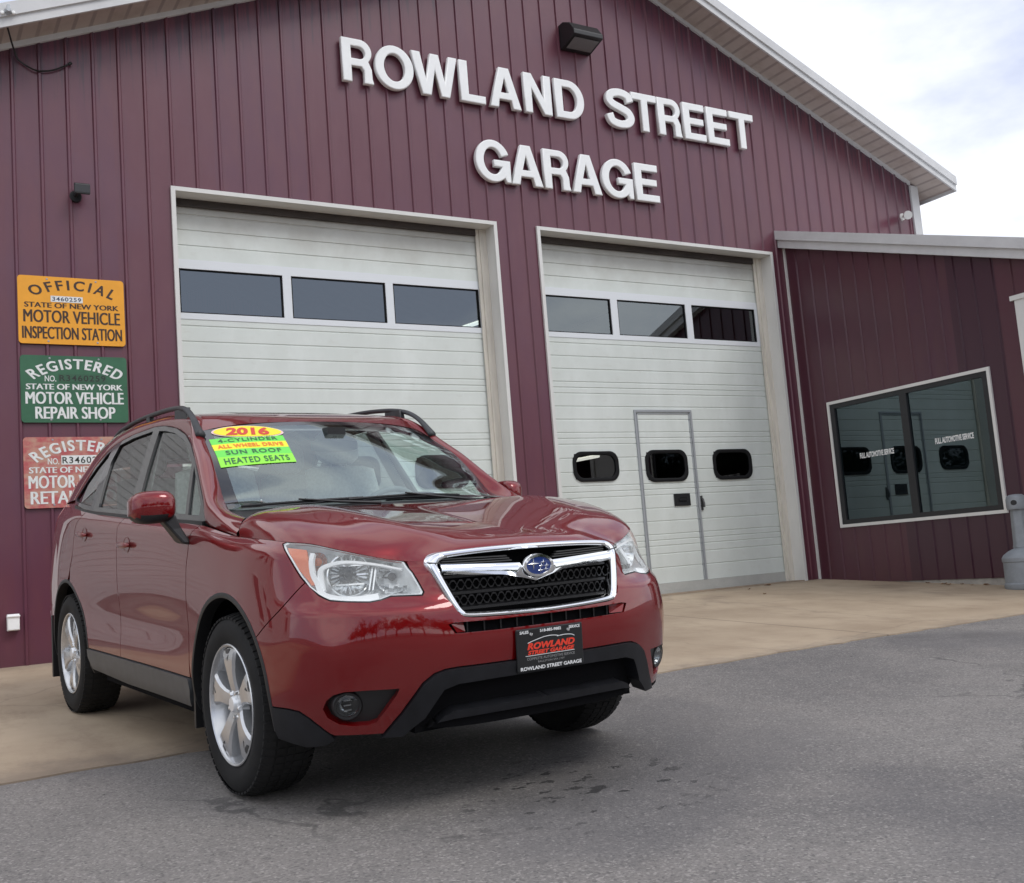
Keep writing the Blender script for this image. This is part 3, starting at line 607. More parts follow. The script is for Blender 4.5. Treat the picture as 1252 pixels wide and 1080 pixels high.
# ------------------------------------------------------------------ office extension
EXX, EY = 4.423, -5.2
ext = tag(empty('office_extension', (EXX, 0, 0)), 'maroon sided lean-to with sloping white fascia right of the garage doors', 'building')
def zx(y): return 4.32+.336*y
w = MB(); WY0, WY1, WZ0, WZ1 = -.47, -2.715, .645, 2.165; DY0 = -3.13
brk = {0.0, EY, WY0, WY1, DY0}
ribs = [-.19-.2253*i for i in range(24)]
for c_ in ribs:
    for d in (-.0185, -.0085, .0085, .0185):
        if EY < c_+d < 0: brk.add(round(c_+d, 5))
brk = sorted(brk)[::-1]
def rh(y):
    d = min(abs(y-c_) for c_ in ribs); return .017 if d < .0085 else (.017*(1-(d-.0085)/.010) if d < .0185 else 0)
for a, b in zip(brk[:-1], brk[1:]):
    mid = (a+b)/2; iv = [(-.42, zx)]
    if WY1 < mid < WY0: segs = [(lambda y: -.42 if 0 else -.045, lambda y: WZ0), (lambda y: WZ1, zx)]
    elif mid < DY0: segs = [(lambda y: 2.80, zx)]
    else: segs = [(lambda y: -.045, zx)]
    for lo, hi in segs:
        w.face([(EXX-rh(a), a, lo(a)), (EXX-rh(b), b, lo(b)), (EXX-rh(b), b, hi(b)), (EXX-rh(a), a, hi(a))][::-1])
wpart('wall', w, M['siding_ext_shaded'], ext)
w = MB(); w.face([(EXX, EY, -.4), (14, EY, -.4), (14, EY, zx(EY)), (EXX, EY, zx(EY))]); w.face([(14, EY, -.4), (14, 0, -.4), (14, 0, zx(0)), (14, EY, zx(EY))]); wpart('front_wall', w, M['siding_ext_shaded'], ext)
w = MB(); w.box((EXX+.012, EY, -.6), (EXX+.1, -.001, -.035)); wpart('foundation', w, M['concrete_grey'], ext)
w = MB(); w.loft([[(EXX-.10, y, zx(y)+.19), (14.2, y, zx(y)+.19), (14.2, y, zx(y)+.02), (EXX-.10, y, zx(y)+.02)] for y in (-.02, EY-.3)], True, True); wpart('roof', w, M['fascia'], ext)
w = MB()
for lo, hi, ox in ((.085, .205, .14), (-.02, .0845, .105), ):
    w.loft([[(EXX-ox, y, zx(y)+lo), (EXX-ox, y, zx(y)+hi), (EXX-.0, y, zx(y)+hi), (EXX-.0, y, zx(y)+lo)] for y in (-.005, EY-.32)], True, True)
wpart('fascia', w, M['fascia'], ext)
w = MB(); w.box((EXX-.022, -.032, -.03), (EXX+.0, -.004, zx(-.03)-.02)); wpart('corner_trim', w, M['trim'], ext)
wf = MB(); a, b = .036, .024
y0, y1, z0, z1 = -.451, -2.734, .626, 2.183
wf.box((EXX-b, y1, z0), (EXX+.0, y0, z0+a)); wf.box((EXX-b, y1, z1-a), (EXX, y0, z1)); wf.box((EXX-b, y0-a, z0+a), (EXX, y0, z1-a)); wf.box((EXX-b, y1, z0+a), (EXX, y1+a, z1-a))
win = wpart('window', wf, M['trim'], ext)
sf = MB(); c0, c1, d0, d1 = y0-a, y1+a, z0+a, z1-a; q = .068; ym = -1.585
sf.box((EXX-.012, c1, d0), (EXX+.04, c0, d0+q*.8)); sf.box((EXX-.012, c1, d1-q*.8), (EXX+.04, c0, d1)); sf.box((EXX-.012, c0-q, d0+q*.8), (EXX+.04, c0, d1-q*.8)); sf.box((EXX-.012, c1, d0+q*.8), (EXX+.04, c1+q, d1-q*.8)); sf.box((EXX-.014, ym-.05, d0+q*.8), (EXX+.04, ym+.05, d1-q*.8))
wpart('window_frame', sf, mat('bronze_frame', (.018, .018, .02), .4), win)
for a_, b_ in ((c0-q, ym+.05), (ym-.05, c1+q)):
    pn = MB(); pn.face([(EXX+.012, a_, d0+q*.8), (EXX+.012, b_, d0+q*.8), (EXX+.012, b_, d1-q*.8), (EXX+.012, a_, d1-q*.8)]); wpart('window_pane', pn, M['wpane'], win)
for a_, b_, zc in ((-.855, -1.36, 1.463), (-1.935, -2.43, 1.49)):
    tx = MB(); text_into(tx, 'FULL AUTOMOTIVE SERVICE', (0, 0, 1, 1), lambda u, v, d: (EXX+.0095, a_+(b_-a_)*u, zc-.033+.066*v), .03); wpart('window_lettering', tx, M['letter'], win)
rm = MB(); rm.box((EXX+.6, EY+.05, -.02), (EXX+3, -.05, 3)); rm.f = [tuple(reversed(f)) for f in rm.f]; wpart('room', rm, M['dark'], ext)
dr = MB(); dr.box((EXX-.03, DY0-.10, -.2), (EXX+.02, DY0, 2.80)); dr.box((EXX-.03, DY0-1.2, 2.70), (EXX+.02, DY0-.1001, 2.80)); dr.box((EXX-.045, DY0-1.25, 2.80), (EXX+.02, DY0+.04, 2.85)); dr.box((EXX-.03, DY0-1.2, -.2), (EXX+.02, DY0-1.10, 2.6999)); ed = wpart('entry_door', dr, M['trim'], ext)
dr = MB(); dr.box((EXX-.004, DY0-1.0999, -.2), (EXX+.02, DY0-.1001, 2.6999)); bevel(wpart('door_leaf', dr, M['trim'], ed), .004)

# ------------------------------------------------------------------ smokers post
gx_, gy_ = 4.205, -2.98; gz_ = gz(gx_, gy_)
t_ = tag(empty('cigarette_receptacle', (gx_, gy_, gz_)), 'grey plastic cigarette receptacle with a slim neck standing by the office wall', 'ash receptacle')
grey = mat('grey_plastic', (.235, .255, .275), .55, noise=(9, .14, 5))
o = MB(); o.lathe([(0, .0), (.20, .0), (.208, .02), (.208, .055), (.198, .065), (.195, .27), (.203, .28), (.203, .315), (.185, .345), (.13, .385), (.085, .405), (.07, .42)], lambda r, a, h: (r*math.cos(a), r*math.sin(a), h), 40); o.build('base', grey, t_, auto=30)
o = MB(); rings = []
for h, s_ in ((.415, .082), (.45, .074), (.6, .070), (.75, .066), (.80, .065)): rings.append([((s_+.004*math.cos(6*a))*math.cos(a), (s_+.004*math.cos(6*a))*math.sin(a), h) for a in [2*math.pi*k/48 for k in range(48)]])
o.loft(rings, True, False); o.build('neck', grey, t_, auto=40)
o = MB(); o.lathe([(.055, .795), (.092, .80), (.098, .82), (.098, .90), (.09, .93), (.06, .95), (0, .955)], lambda r, a, h: (r*math.cos(a), r*math.sin(a), h), 28); hd = o.build('head', grey, t_, auto=40)
o = MB(); o.lathe([(0, 0), (.024, 0), (.026, .004)], lambda r, a, h: (-.0, 0, 0), 4) if 0 else None
dv = (cam.matrix_world.translation-Vector((gx_, gy_, gz_+.87))); dv.z = 0; dv = Vector((-.97, -.35, 0)).normalized(); sv = dv.cross(Vector((0, 0, 1)))
o.lathe([(0, .0985), (.026, .0985), (.030, .094)], lambda r, a, h: tuple(dv*h+sv*(r*math.cos(a))+Vector((0, 0, .868+r*math.sin(a)))), 18); o.build('hole', M['black'], hd)
# fallen leaves against the wall
lm = mat('dry_leaf', (.20, .10, .04), .8, noise=(30, .4, 4)); rl = random.Random(3)
spots = [(2.56, -.97), (4.28, -1.95), (4.30, -2.15), (4.26, -2.3), (4.33, -2.42), (4.22, -2.05), (4.31, -1.7), (2.9, -.35), (3.4, -.16)]
for i, (x, y) in enumerate(spots):
    o = MB(); n = 10; s_ = rl.uniform(.03, .05); an = rl.uniform(0, 6.28); rim = []
    for k in range(n):
        a = 2*math.pi*k/n; r_ = s_*(1.0 if k % 2 == 0 else .62)*(1+.3*math.cos(a)); px, py = r_*math.cos(a), r_*.6*math.sin(a)
        rim.append((px*math.cos(an)-py*math.sin(an), px*math.sin(an)+py*math.cos(an), .006+.35*s_*abs(math.sin(a))*rl.uniform(.3, 1)))
    b_ = len(o.v); o.v += rim+[(0, 0, .004)]
    for k in range(n): o.f.append((k, (k+1) % n, n)); o.m.append(0)
    lo = o.build('dry_leaf', lm); lo.location = (x, y, gz(x, y)+.003)
    tag(lo, 'dry brown leaf lying alone on the concrete before the right overhead door' if i == 0 else ('dry brown leaf among those at the foot of the office wall' if i < 7 else 'dry brown leaf by the sill of the right overhead door'), 'leaf', 'fallen leaves alone on apron' if i == 0 else ('fallen leaves by the office wall' if i < 7 else 'fallen leaves by the door sill'))
# ------------------------------------------------------------------ car: master surface of the lower body
# columns run from the rear centre round the side to the front centre; rows from the sill to the belt / hood line
def _tab(s): return [[float(x) for x in l.split()] for l in s.strip().splitlines()]
XY = {}     # z level -> (x, y) for each of the 20 columns
RZ = [.20, .32, .46, .60, .72, .765, .84]
XYT = {
.20: "-3.50 0|-3.48 .45|-3.34 .70|-3.2 .77|-2.95 .80|-2.64 .82|-2.2 .80|-1.5 .795|-.9 .795|-.45 .80|0 .82|.25 .82|.43 .80|.57 .755|.67 .69|.735 .60|.795 .49|.83 .38|.85 .2|.855 0",
.32: "-3.60 0|-3.58 .45|-3.44 .74|-3.25 .83|-2.95 .872|-2.64 .882|-2.2 .866|-1.5 .860|-.9 .860|-.45 .868|0 .882|.25 .882|.44 .860|.578 .812|.682 .742|.748 .662|.812 .535|.854 .41|.876 .2|.881 0",
.46: "-3.645 0|-3.62 .45|-3.48 .75|-3.28 .845|-2.95 .884|-2.64 .896|-2.2 .878|-1.5 .874|-.9 .874|-.45 .882|0 .896|.25 .895|.45 .874|.598 .830|.710 .764|.778 .688|.842 .553|.884 .42|.906 .2|.911 0",
.60: "-3.66 0|-3.635 .45|-3.50 .75|-3.30 .845|-2.95 .886|-2.64 .897|-2.2 .876|-1.5 .867|-.9 .867|-.45 .880|0 .896|.25 .894|.445 .873|.603 .832|.72 .768|.79 .692|.858 .557|.899 .42|.919 .2|.924 0",
.72: "-3.655 0|-3.63 .45|-3.50 .75|-3.30 .845|-2.95 .886|-2.64 .897|-2.2 .884|-1.5 .880|-.9 .880|-.45 .886|0 .893|.25 .888|.44 .864|.602 .822|.714 .752|.779 .682|.845 .554|.880 .42|.898 .2|.902 0",
.765: "-3.645 0|-3.62 .45|-3.49 .75|-3.30 .842|-2.95 .884|-2.64 .894|-2.2 .887|-1.5 .885|-.9 .885|-.45 .888|0 .890|.25 .884|.43 .857|.565 .812|.665 .752|.735 .675|.793 .545|.848 .42|.872 .2|.878 0",
.84: "-3.635 0|-3.61 .45|-3.48 .74|-3.30 .835|-2.95 .880|-2.64 .890|-2.2 .889|-1.5 .888|-.9 .888|-.45 .888|0 .886|.25 .876|.42 .845|.545 .795|.635 .727|.695 .645|.752 .53|.822 .425|.852 .2|.86 0"}
TOP7 = "-3.63 0 1.12|-3.605 .45 1.12|-3.47 .72 1.12|-3.29 .80 1.135|-2.95 .845 1.13|-2.64 .868 1.12|-2.2 .878 1.095|-1.5 .882 1.06|-.9 .881 1.04|-.45 .876 1.01|0 .868 .960|.25 .854 .945|.415 .826 .932|.535 .775 .915|.632 .713 .895|.688 .63 .88|.736 .522 .866|.80 .427 .862|.836 .2 .882|.845 0 .886"
TOP8 = "-3.62 0 1.23|-3.59 .44 1.23|-3.46 .66 1.23|-3.28 .745 1.235|-2.95 .79 1.22|-2.64 .815 1.20|-2.2 .835 1.165|-1.5 .842 1.12|-.9 .838 1.085|-.45 .828 1.062|0 .822 1.003|.25 .812 .988|.41 .790 .976|.53 .745 .965|.625 .69 .941|.682 .61 .916|.725 .515 .892|.785 .437 .884|.815 .2 .917|.825 0 .921"
NET = []
for z in RZ: NET.append([[float(a) for a in c.split()]+[z] for c in XYT[z].split('|')])
for T in (TOP7, TOP8): NET.append([[float(a) for a in c.split()] for c in T.split('|')])
NET = np.array(NET)                                  # rows x cols x 3
PK = np.concatenate([[0], np.cumsum(np.linalg.norm(np.diff(NET[2], axis=0)[:, :2], axis=1))])
QK = np.array([.20, .32, .46, .60, .72, .765, .84, .95, 1.06])
def _slopes(x, y, mono):
    h = np.diff(x); d = np.diff(y, axis=0)/h.reshape(-1, *[1]*(y.ndim-1)); m = np.empty_like(y)
    H = h.reshape(-1, *[1]*(y.ndim-1))
    m[0], m[-1] = d[0], d[-1]
    if mono:
        w1 = 2*H[1:]+H[:-1]; w2 = H[1:]+2*H[:-1]
        with np.errstate(divide='ignore', invalid='ignore'):
            hm = (w1+w2)/(w1/d[:-1]+w2/d[1:])
        m[1:-1] = np.where(d[:-1]*d[1:] > 0, np.nan_to_num(hm), 0)
    else:
        m[1:-1] = (d[:-1]*H[1:]+d[1:]*H[:-1])/(H[:-1]+H[1:])
    return m
def _herm(x, y, m, t):
    i = np.clip(np.searchsorted(x, t, side='right')-1, 0, len(x)-2); h = x[i+1]-x[i]; s = (t-x[i])/h
    sh = (-1,)+(1,)*(y.ndim-1); S_ = s.reshape(sh); Hh = h.reshape(sh)
    return (2*S_**3-3*S_**2+1)*y[i]+(S_**3-2*S_**2+S_)*Hh*m[i]+(-2*S_**3+3*S_**2)*y[i+1]+(S_**3-S_**2)*Hh*m[i+1]
# symmetric end slopes at both centre lines come from mirrored neighbours
_NX = np.concatenate([NET[:, 1:2]*[1, -1, 1], NET, NET[:, -2:-1]*[1, -1, 1]], 1)
_PX = np.concatenate([[PK[0]-(PK[1]-PK[0])], PK, [PK[-1]+PK[-1]-PK[-2]]])
_NC = np.swapaxes(_NX, 0, 1)                         # cols x rows x 3
_MC = _slopes(_PX, _NC, False)
def surf(p, q):
    """points of the right-hand half body with y>0; p along the plan, q up the side"""
    p = np.asarray(p, float).ravel(); q = np.asarray(q, float).ravel()
    rows = _herm(_PX, _NC, _MC, p)                   # n x rows x 3
    R_ = np.swapaxes(rows, 0, 1)                     # rows x n x 3
    m = _slopes(QK, R_, True)
    i = np.clip(np.searchsorted(QK, q, side='right')-1, 0, len(QK)-2); h = QK[i+1]-QK[i]; s = ((q-QK[i])/h)[:, None]; H = h[:, None]; k = np.arange(len(p))
    return (2*s**3-3*s**2+1)*R_[i, k]+(s**3-2*s**2+s)*H*m[i, k]+(-2*s**3+3*s**2)*R_[i+1, k]+(s**3-s**2)*H*m[i+1, k]
def surf_n(p, q, e=2e-3):
    a = surf(np.asarray(p)+e, q)-surf(np.asarray(p)-e, q); b = surf(p, np.asarray(q)+e)-surf(p, np.asarray(q)-e)
    n = np.cross(b, a); return n/np.linalg.norm(n, axis=1, keepdims=True)
_GP, _GQ = np.meshgrid(np.linspace(PK[0], PK[-1], 480), np.linspace(.2, 1.06, 130), indexing='ij')
_GS = surf(_GP, _GQ).reshape(480, 130, 3)
def _newton(fn, p, q):
    for _ in range(25):
        f0 = fn(p, q); e = 1e-5; fp = (fn(p+e, q)-f0)/e; fq = (fn(p, q+e)-f0)/e
        J = np.stack([fp, fq], 1)
        try: d = np.linalg.solve(J, -f0)
        except Exception: break
        st = min(1, .05/(np.abs(d).max()+1e-12)); p += d[0]*st; q += d[1]*st
        if np.abs(d).max() < 1e-7: break
    return float(p), float(q)
def inv_xz(x, z):       # on the flank
    m = (np.abs(_GS[..., 0]-x)+np.abs(_GS[..., 2]-z)); i = np.unravel_index(m.argmin(), m.shape)
    return _newton(lambda p, q: (surf([p], [q])[0]-np.array([x, 0, z]))[[0, 2]], _GP[i], _GQ[i])
def inv_yz(y, z):       # on the face
    m = np.abs(_GS[..., 1]-y)+np.abs(_GS[..., 2]-z)+10*(_GS[..., 0] < .3); i = np.unravel_index(m.argmin(), m.shape)
    return _newton(lambda p, q: (surf([p], [q])[0]-np.array([0, y, z]))[[1, 2]], _GP[i], _GQ[i])
# ------------------------------------------------------------------ car: glasshouse curves
def crv(pts):
    a = np.array(pts, float); k = np.concatenate([[0], np.cumsum(np.linalg.norm(np.diff(a, axis=0), axis=1))]); m = _slopes(k, a, True)
    return lambda t: _herm(k, a, m, np.clip(np.atleast_1d(np.asarray(t, float)), 0, 1)*k[-1])
_ix = np.argsort(NET[8, :12, 0]); _bx, _by, _bz = NET[8, _ix, 0], NET[8, _ix, 1], NET[8, _ix, 2]
def Yu(x, z):
    d = np.asarray(z)-np.interp(x, _bx, _bz); return np.interp(x, _bx, _by)-.38*d-.12*d*d*np.sign(d)
# A: edge of the side windows (x,z); B: outer crease; C: edge of windscreen / roof
ABC = [((-.010, 1.002), (-.018, .812, 1.028), (-.060, .768, 1.076)),
 ((-.375, 1.066), (-.225, .802, 1.085), (-.335, .735, 1.118)),
 ((-.479, 1.154), (-.385, .786, 1.150), (-.455, .705, 1.150)),
 ((-.618, 1.250), (-.550, .754, 1.250), (-.575, .688, 1.250)),
 ((-.805, 1.370), (-.735, .717, 1.372), (-.728, .663, 1.370)),
 ((-.948, 1.450), (-.880, .690, 1.454), (-.870, .638, 1.450)),
 ((-1.082, 1.506), (-1.000, .656, 1.532), (-.985, .612, 1.517)),
 ((-1.27, 1.555), (-1.14, .628, 1.590), (-1.12, .568, 1.600)),
 ((-1.481, 1.587), (-1.356, .617, 1.624), (-1.35, .555, 1.638)),
 ((-1.66, 1.599), (-1.688, .615, 1.643), (-1.69, .550, 1.658)),
 ((-2.003, 1.589), (-2.09, .620, 1.644), (-2.09, .552, 1.660)),
 ((-2.296, 1.562), (-2.40, .629, 1.628), (-2.40, .550, 1.646)),
 ((-2.45, 1.530), (-2.60, .640, 1.596), (-2.60, .550, 1.618)),
 ((-2.60, 1.450), (-2.78, .655, 1.545), (-2.78, .550, 1.582)),
 ((-2.71, 1.365), (-2.95, .680, 1.465), (-2.95, .550, 1.530)),
 ((-2.80, 1.300), (-3.12, .710, 1.375), (-3.16, .550, 1.460)),
 ((-2.85, 1.262), (-3.27, .742, 1.250), (-3.36, .600, 1.300))]
cA = crv([(x, Yu(x, z), z) for (x, z), b, c in ABC]); cB = crv([b for a, b, c in ABC]); cC = crv([c for a, b, c in ABC])
# windscreen: v 0 at the base .. 1 at the header, u across
_wC = crv([ABC[i][2] for i in (1, 2, 3, 4, 5, 6)])
def wscreen(u, v):
    u = np.atleast_1d(np.asarray(u, float)); v = np.atleast_1d(np.asarray(v, float)); e = _wC(v)
    x0 = -.215-.70*v; z0 = 1.128+.430*v+.030*v*(1-v)*2
    a = np.abs(u)
    return np.stack([x0+(e[:, 0]-x0)*a**2.2, u*e[:, 1], z0+(e[:, 2]-z0)*a**2.4], 1)
def wscreen_n(u, v, e=1e-3):
    a = wscreen(np.asarray(u)+e, v)-wscreen(np.asarray(u)-e, v); b = wscreen(u, np.clip(np.asarray(v)+e, 0, 1))-wscreen(u, np.clip(np.asarray(v)-e, 0, 1))
    n = np.cross(a, b); n /= np.linalg.norm(n, axis=1, keepdims=True); return n*np.sign(n[:, 2:3])
# ------------------------------------------------------------------ car materials
def paint():
    m = bpy.data.materials.new('dark_red_metallic_paint'); m.use_nodes = True; t = m.node_tree; p = t.nodes['Principled BSDF']
    c = nd(t, 'ShaderNodeTexCoord'); fl = noise_n(t, c.outputs['Object'], 900, 2)
    base = mixc(t, fl, (.135, .0002, .0014), (.210, .0008, .0028))
    dust = math_n(t, 'MULTIPLY', smooth_n(t, noise_n(t, c.outputs['Object'], 3.5, 6), .45, .8), .05)
    base = mixc(t, dust, base, (.20, .05, .045)); p.inputs['Specular IOR Level'].default_value = .08; t.links.new(base, p.inputs['Base Color'])
    p.inputs['Metallic'].default_value = .4; p.inputs['Roughness'].default_value = .36; p.inputs['Coat Weight'].default_value = 1.0; p.inputs['Coat Roughness'].default_value = .025; p.inputs['Coat IOR'].default_value = 1.62
    return m
M['paint'] = paint()
M['cladding'] = mat('grey_black_cladding', (.030, .032, .035), .5, noise=(14, .25, 5))
M['sillgrey'] = mat('grey_sill_cladding', (.062, .066, .07), .42, noise=(14, .2, 5))
M['blackgloss'] = mat('gloss_black', (.010, .010, .011), .12, coat=.6)
M['chrome'] = mat('chrome', (.86, .87, .88), .07, 1.0)
M['silver'] = mat('silver_alloy', (.60, .61, .62), .27, .75, noise=(7, .08, 5), coat=.5)
M['silver_dark'] = mat('brake_metal', (.10, .10, .10), .5, .7)
M['reflector'] = mat('lamp_reflector', (.92, .94, .95), .16, .85)
M['lampgrey'] = mat('lamp_bezel', (.84, .86, .87), .26, .4)
M['lamp_white'] = mat('lamp_light_guide', (.90, .91, .92), .22)
def lens_mat():
    m = glass('hazed_lens', (.95, .96, .95), 1.5); t = m.node_tree; o = [n for n in t.nodes if n.type == 'OUTPUT_MATERIAL'][0]; src = o.inputs[0].links[0].from_socket
    d = nd(t, 'ShaderNodeBsdfDiffuse'); d.inputs[0].default_value = (.85, .86, .83, 1); mx_ = nd(t, 'ShaderNodeMixShader'); mx_.inputs[0].default_value = .11
    t.links.new(src, mx_.inputs[1]); t.links.new(d.outputs[0], mx_.inputs[2]); t.links.new(mx_.outputs[0], o.inputs[0]); return m
M['lens'] = lens_mat(); M['clearlens'] = glass('clear_lens', (.8, .82, .82), 1.5); M['fogchrome'] = mat('fog_reflector', (.34, .35, .36), .12, .9)
M['amber'] = mat('amber_lens', (.72, .14, .012), .18, coat=.7)
M['redlens'] = mat('red_lens', (.30, .008, .01), .12, coat=.8)
M['carglass'] = glass('side_glass', (.78, .88, .83), 1.75)
M['privacy'] = glass('privacy_glass', (.30, .33, .32), 1.7)
M['wsglass'] = glass('windscreen_glass', (.82, .95, .94), 2.6, 0, (.88, .99, 1))
M['rubber'] = mat('tyre_rubber', (.013, .0128, .0128), .78, noise=(7, .45, 7), spec=.3)
M['seat'] = mat('grey_seat_cloth', (.50, .50, .48), .9, noise=(60, .15, 3))
M['dash'] = mat('dashboard_grey', (.17, .175, .17), .7)
M['headliner'] = mat('headliner', (.58, .58, .55), .9)
M['void'] = mat('dark_underbody', (.007, .007, .008), .95, spec=.1)
M['mesh'] = mat('grille_black', (.012, .012, .013), .28)
M['lowblack'] = mat('lower_black_plastic', (.011, .0115, .014), .45, spec=.3, noise=(12, .3, 5))

car = tag(empty('suv'), 'dark red mid size SUV with a chrome grille parked askew across the apron', 'suv')
car.matrix_world = Matrix(((.07610, .99710, -.00311, -3.7120), (-.99563, .07614, -.05432, -5.4137), (-.05393, .00723, .99852, -.3056), (0, 0, 0, 1)))

# ------------------------------------------------------------------ panel builder on the master surface
def resample(pts, step, closed=True):
    pts = [np.array(p, float) for p in pts]; out = []
    n = len(pts)
    for i in range(n if closed else n-1):
        a, b = pts[i], pts[(i+1) % n]; k = max(1, int(math.ceil(np.linalg.norm(b-a)/step)))
        out += [a+(b-a)*j/k for j in range(k)]
    if not closed: out.append(pts[-1])
    return np.array(out)
def inset_poly(P, d):
    n = len(P); A = sum(P[i][0]*P[(i+1) % n][1]-P[(i+1) % n][0]*P[i][1] for i in range(n)); sg = 1 if A > 0 else -1; out = []
    for i in range(n):
        a, b, c = P[i-1], P[i], P[(i+1) % n]
        def nn(u, v):
            t = v-u; t = t/(np.linalg.norm(t)+1e-12); return np.array([-t[1], t[0]])*sg
        m = nn(a, b)+nn(b, c); L = np.linalg.norm(m); m = m/(L+1e-9); k = 1/max(.45, L/2)
        out.append(b+m*d*k)
    return np.array(out)
def inside(P, pts):
    x, y = pts[:, 0], pts[:, 1]; r = np.zeros(len(pts), bool); n = len(P)
    for i in range(n):
        x0, y0 = P[i]; x1, y1 = P[(i+1) % n]
        c = ((y0 > y) != (y1 > y)); xi = x0+(y-y0)*(x1-x0)/((y1-y0) if y1 != y0 else 1e-12); r ^= c & (x < xi)
    return r
def seg_dist(P, pts):
    d = np.full(len(pts), 9.)
    for i in range(len(P)):
        a, b = P[i], P[(i+1) % len(P)]; ab = b-a; t = np.clip(((pts-a)@ab)/(ab@ab+1e-12), 0, 1)
        d = np.minimum(d, np.linalg.norm(pts-(a+t[:, None]*ab), axis=1))
    return d
def tri_region(loops, step):
    allp = np.concatenate(loops); E_ = []; b = 0
    for L in loops:
        E_ += [(b+i, b+(i+1) % len(L)) for i in range(len(L))]; b += len(L)
    lo, hi = loops[0].min(0), loops[0].max(0)
    gx, gy = np.meshgrid(np.arange(lo[0]+step*.5, hi[0], step), np.arange(lo[1]+step*.5, hi[1], step), indexing='ij')
    G_ = np.stack([gx.ravel(), gy.ravel()], 1)
    ok = inside(loops[0], G_)
    for L in loops[1:]: ok &= ~inside(L, G_)
    for L in loops: ok &= seg_dist(L, G_) > step*.45
    G_ = G_[ok]
    V = np.concatenate([allp, G_]) if len(G_) else allp
    r = delaunay_2d_cdt([Vector(v) for v in V], E_, [], 0, 1e-7)
    vv = np.array([tuple(v) for v in r[0]]); F = np.array([f for f in r[2] if len(f) == 3])
    cen = vv[F].mean(1); ok = inside(loops[0], cen)
    for L in loops[1:]: ok &= ~inside(L, cen)
    F = F[ok]; a, b_, c = vv[F[:, 0]], vv[F[:, 1]], vv[F[:, 2]]
    ar = (b_[:, 0]-a[:, 0])*(c[:, 1]-a[:, 1])-(b_[:, 1]-a[:, 1])*(c[:, 0]-a[:, 0])
    F = F[np.abs(ar) > 1e-10]; ar = ar[np.abs(ar) > 1e-10]; F[ar < 0] = F[ar < 0][:, ::-1]
    return vv, F
def smooth_mesh(name, V, F, N, VF, FF, sgn, mats, parent, fm=1):
    """main patch with analytic normals + flange faces"""
    V = np.array(V); VF = np.array(VF).reshape(-1, 3)
    if sgn == 0:
        k = len(V); kf = len(VF); mir = np.array([1, -1, 1])
        F = [tuple(f) for f in F]+[tuple(i+k for i in f)[::-1] for f in F]; FF = list(FF)+[tuple(i+kf for i in f)[::-1] for f in FF]
        V = np.concatenate([V, V*mir]); VF = np.concatenate([VF, VF*mir]); N = np.concatenate([np.array(N), np.array(N)*mir]); sgn = 1
    allv = np.concatenate([V, VF]) if len(VF) else V
    allv = allv.copy(); allv[:, 1] *= sgn; NN = np.array(N).copy(); NN[:, 1] *= sgn
    fs = [tuple(f) for f in F]+[tuple(i+len(V) for i in f) for f in FF]
    if sgn < 0: fs = [f[::-1] for f in fs]
    me = bpy.data.meshes.new(name); me.from_pydata([tuple(v) for v in allv], [], fs)
    for m in (mats if isinstance(mats, (list, tuple)) else [mats]): me.materials.append(m)
    if isinstance(mats, (list, tuple)) and len(mats) > 1: me.polygons.foreach_set('material_index', [0]*len(F)+[fm]*len(FF))
    me.polygons.foreach_set('use_smooth', [True]*len(fs))
    ln = []
    nF = len(F)
    for p in me.polygons:
        for li in p.loop_indices:
            vi = me.loops[li].vertex_index
            ln.append(tuple(NN[vi]) if vi < len(V) else (0, 0, 0))
    me.normals_split_custom_set(ln); me.update()
    o = bpy.data.objects.new(name, me); COL.objects.link(o); o.parent = parent; return o
def panel(name, poly, m, sgn, parent, holes=(), inset=.0030, step=.034, fl=.018, off=0., hfl=None, top=1.06, mats=None, rim=None, fmat=None):
    loops = [inset_poly(resample(poly, step*.7), inset)]+[inset_poly(resample(h, step*.6), -0.0) for h in holes]
    loops[0][:, 1] = np.clip(loops[0][:, 1], .2, top)
    o_ = resample(poly, step*.7); loops[0][np.abs(o_[:, 0]-PK[-1]) < 1e-5, 0] = PK[-1]; loops[0][np.abs(o_[:, 0]) < 1e-5, 0] = 0
    vv, F = tri_region(loops, step)
    P = surf(vv[:, 0], vv[:, 1]); N = surf_n(vv[:, 0], vv[:, 1])
    V = P+N*off; F = F[:, ::-1]
    VF, FF = [], []
    for li, L in enumerate(loops):
        d = fl if li == 0 else (hfl if hfl is not None else fl)
        p = surf(L[:, 0], L[:, 1]); n = surf_n(L[:, 0], L[:, 1]); a = p+n*off; b = p+n*(off-d); k = len(L); b0 = len(VF)
        VF += list(a)+list(b)
        A = sum(L[i][0]*L[(i+1) % k][1]-L[(i+1) % k][0]*L[i][1] for i in range(k)); ccw = A > 0
        for i in range(k):
            q = (b0+i, b0+k+i, b0+k+(i+1) % k, b0+(i+1) % k)
            FF.append(q if (ccw == (li == 0)) else q[::-1])
    return smooth_mesh(name, V, F, N, VF, FF, sgn, [m, fmat] if fmat else m, parent)
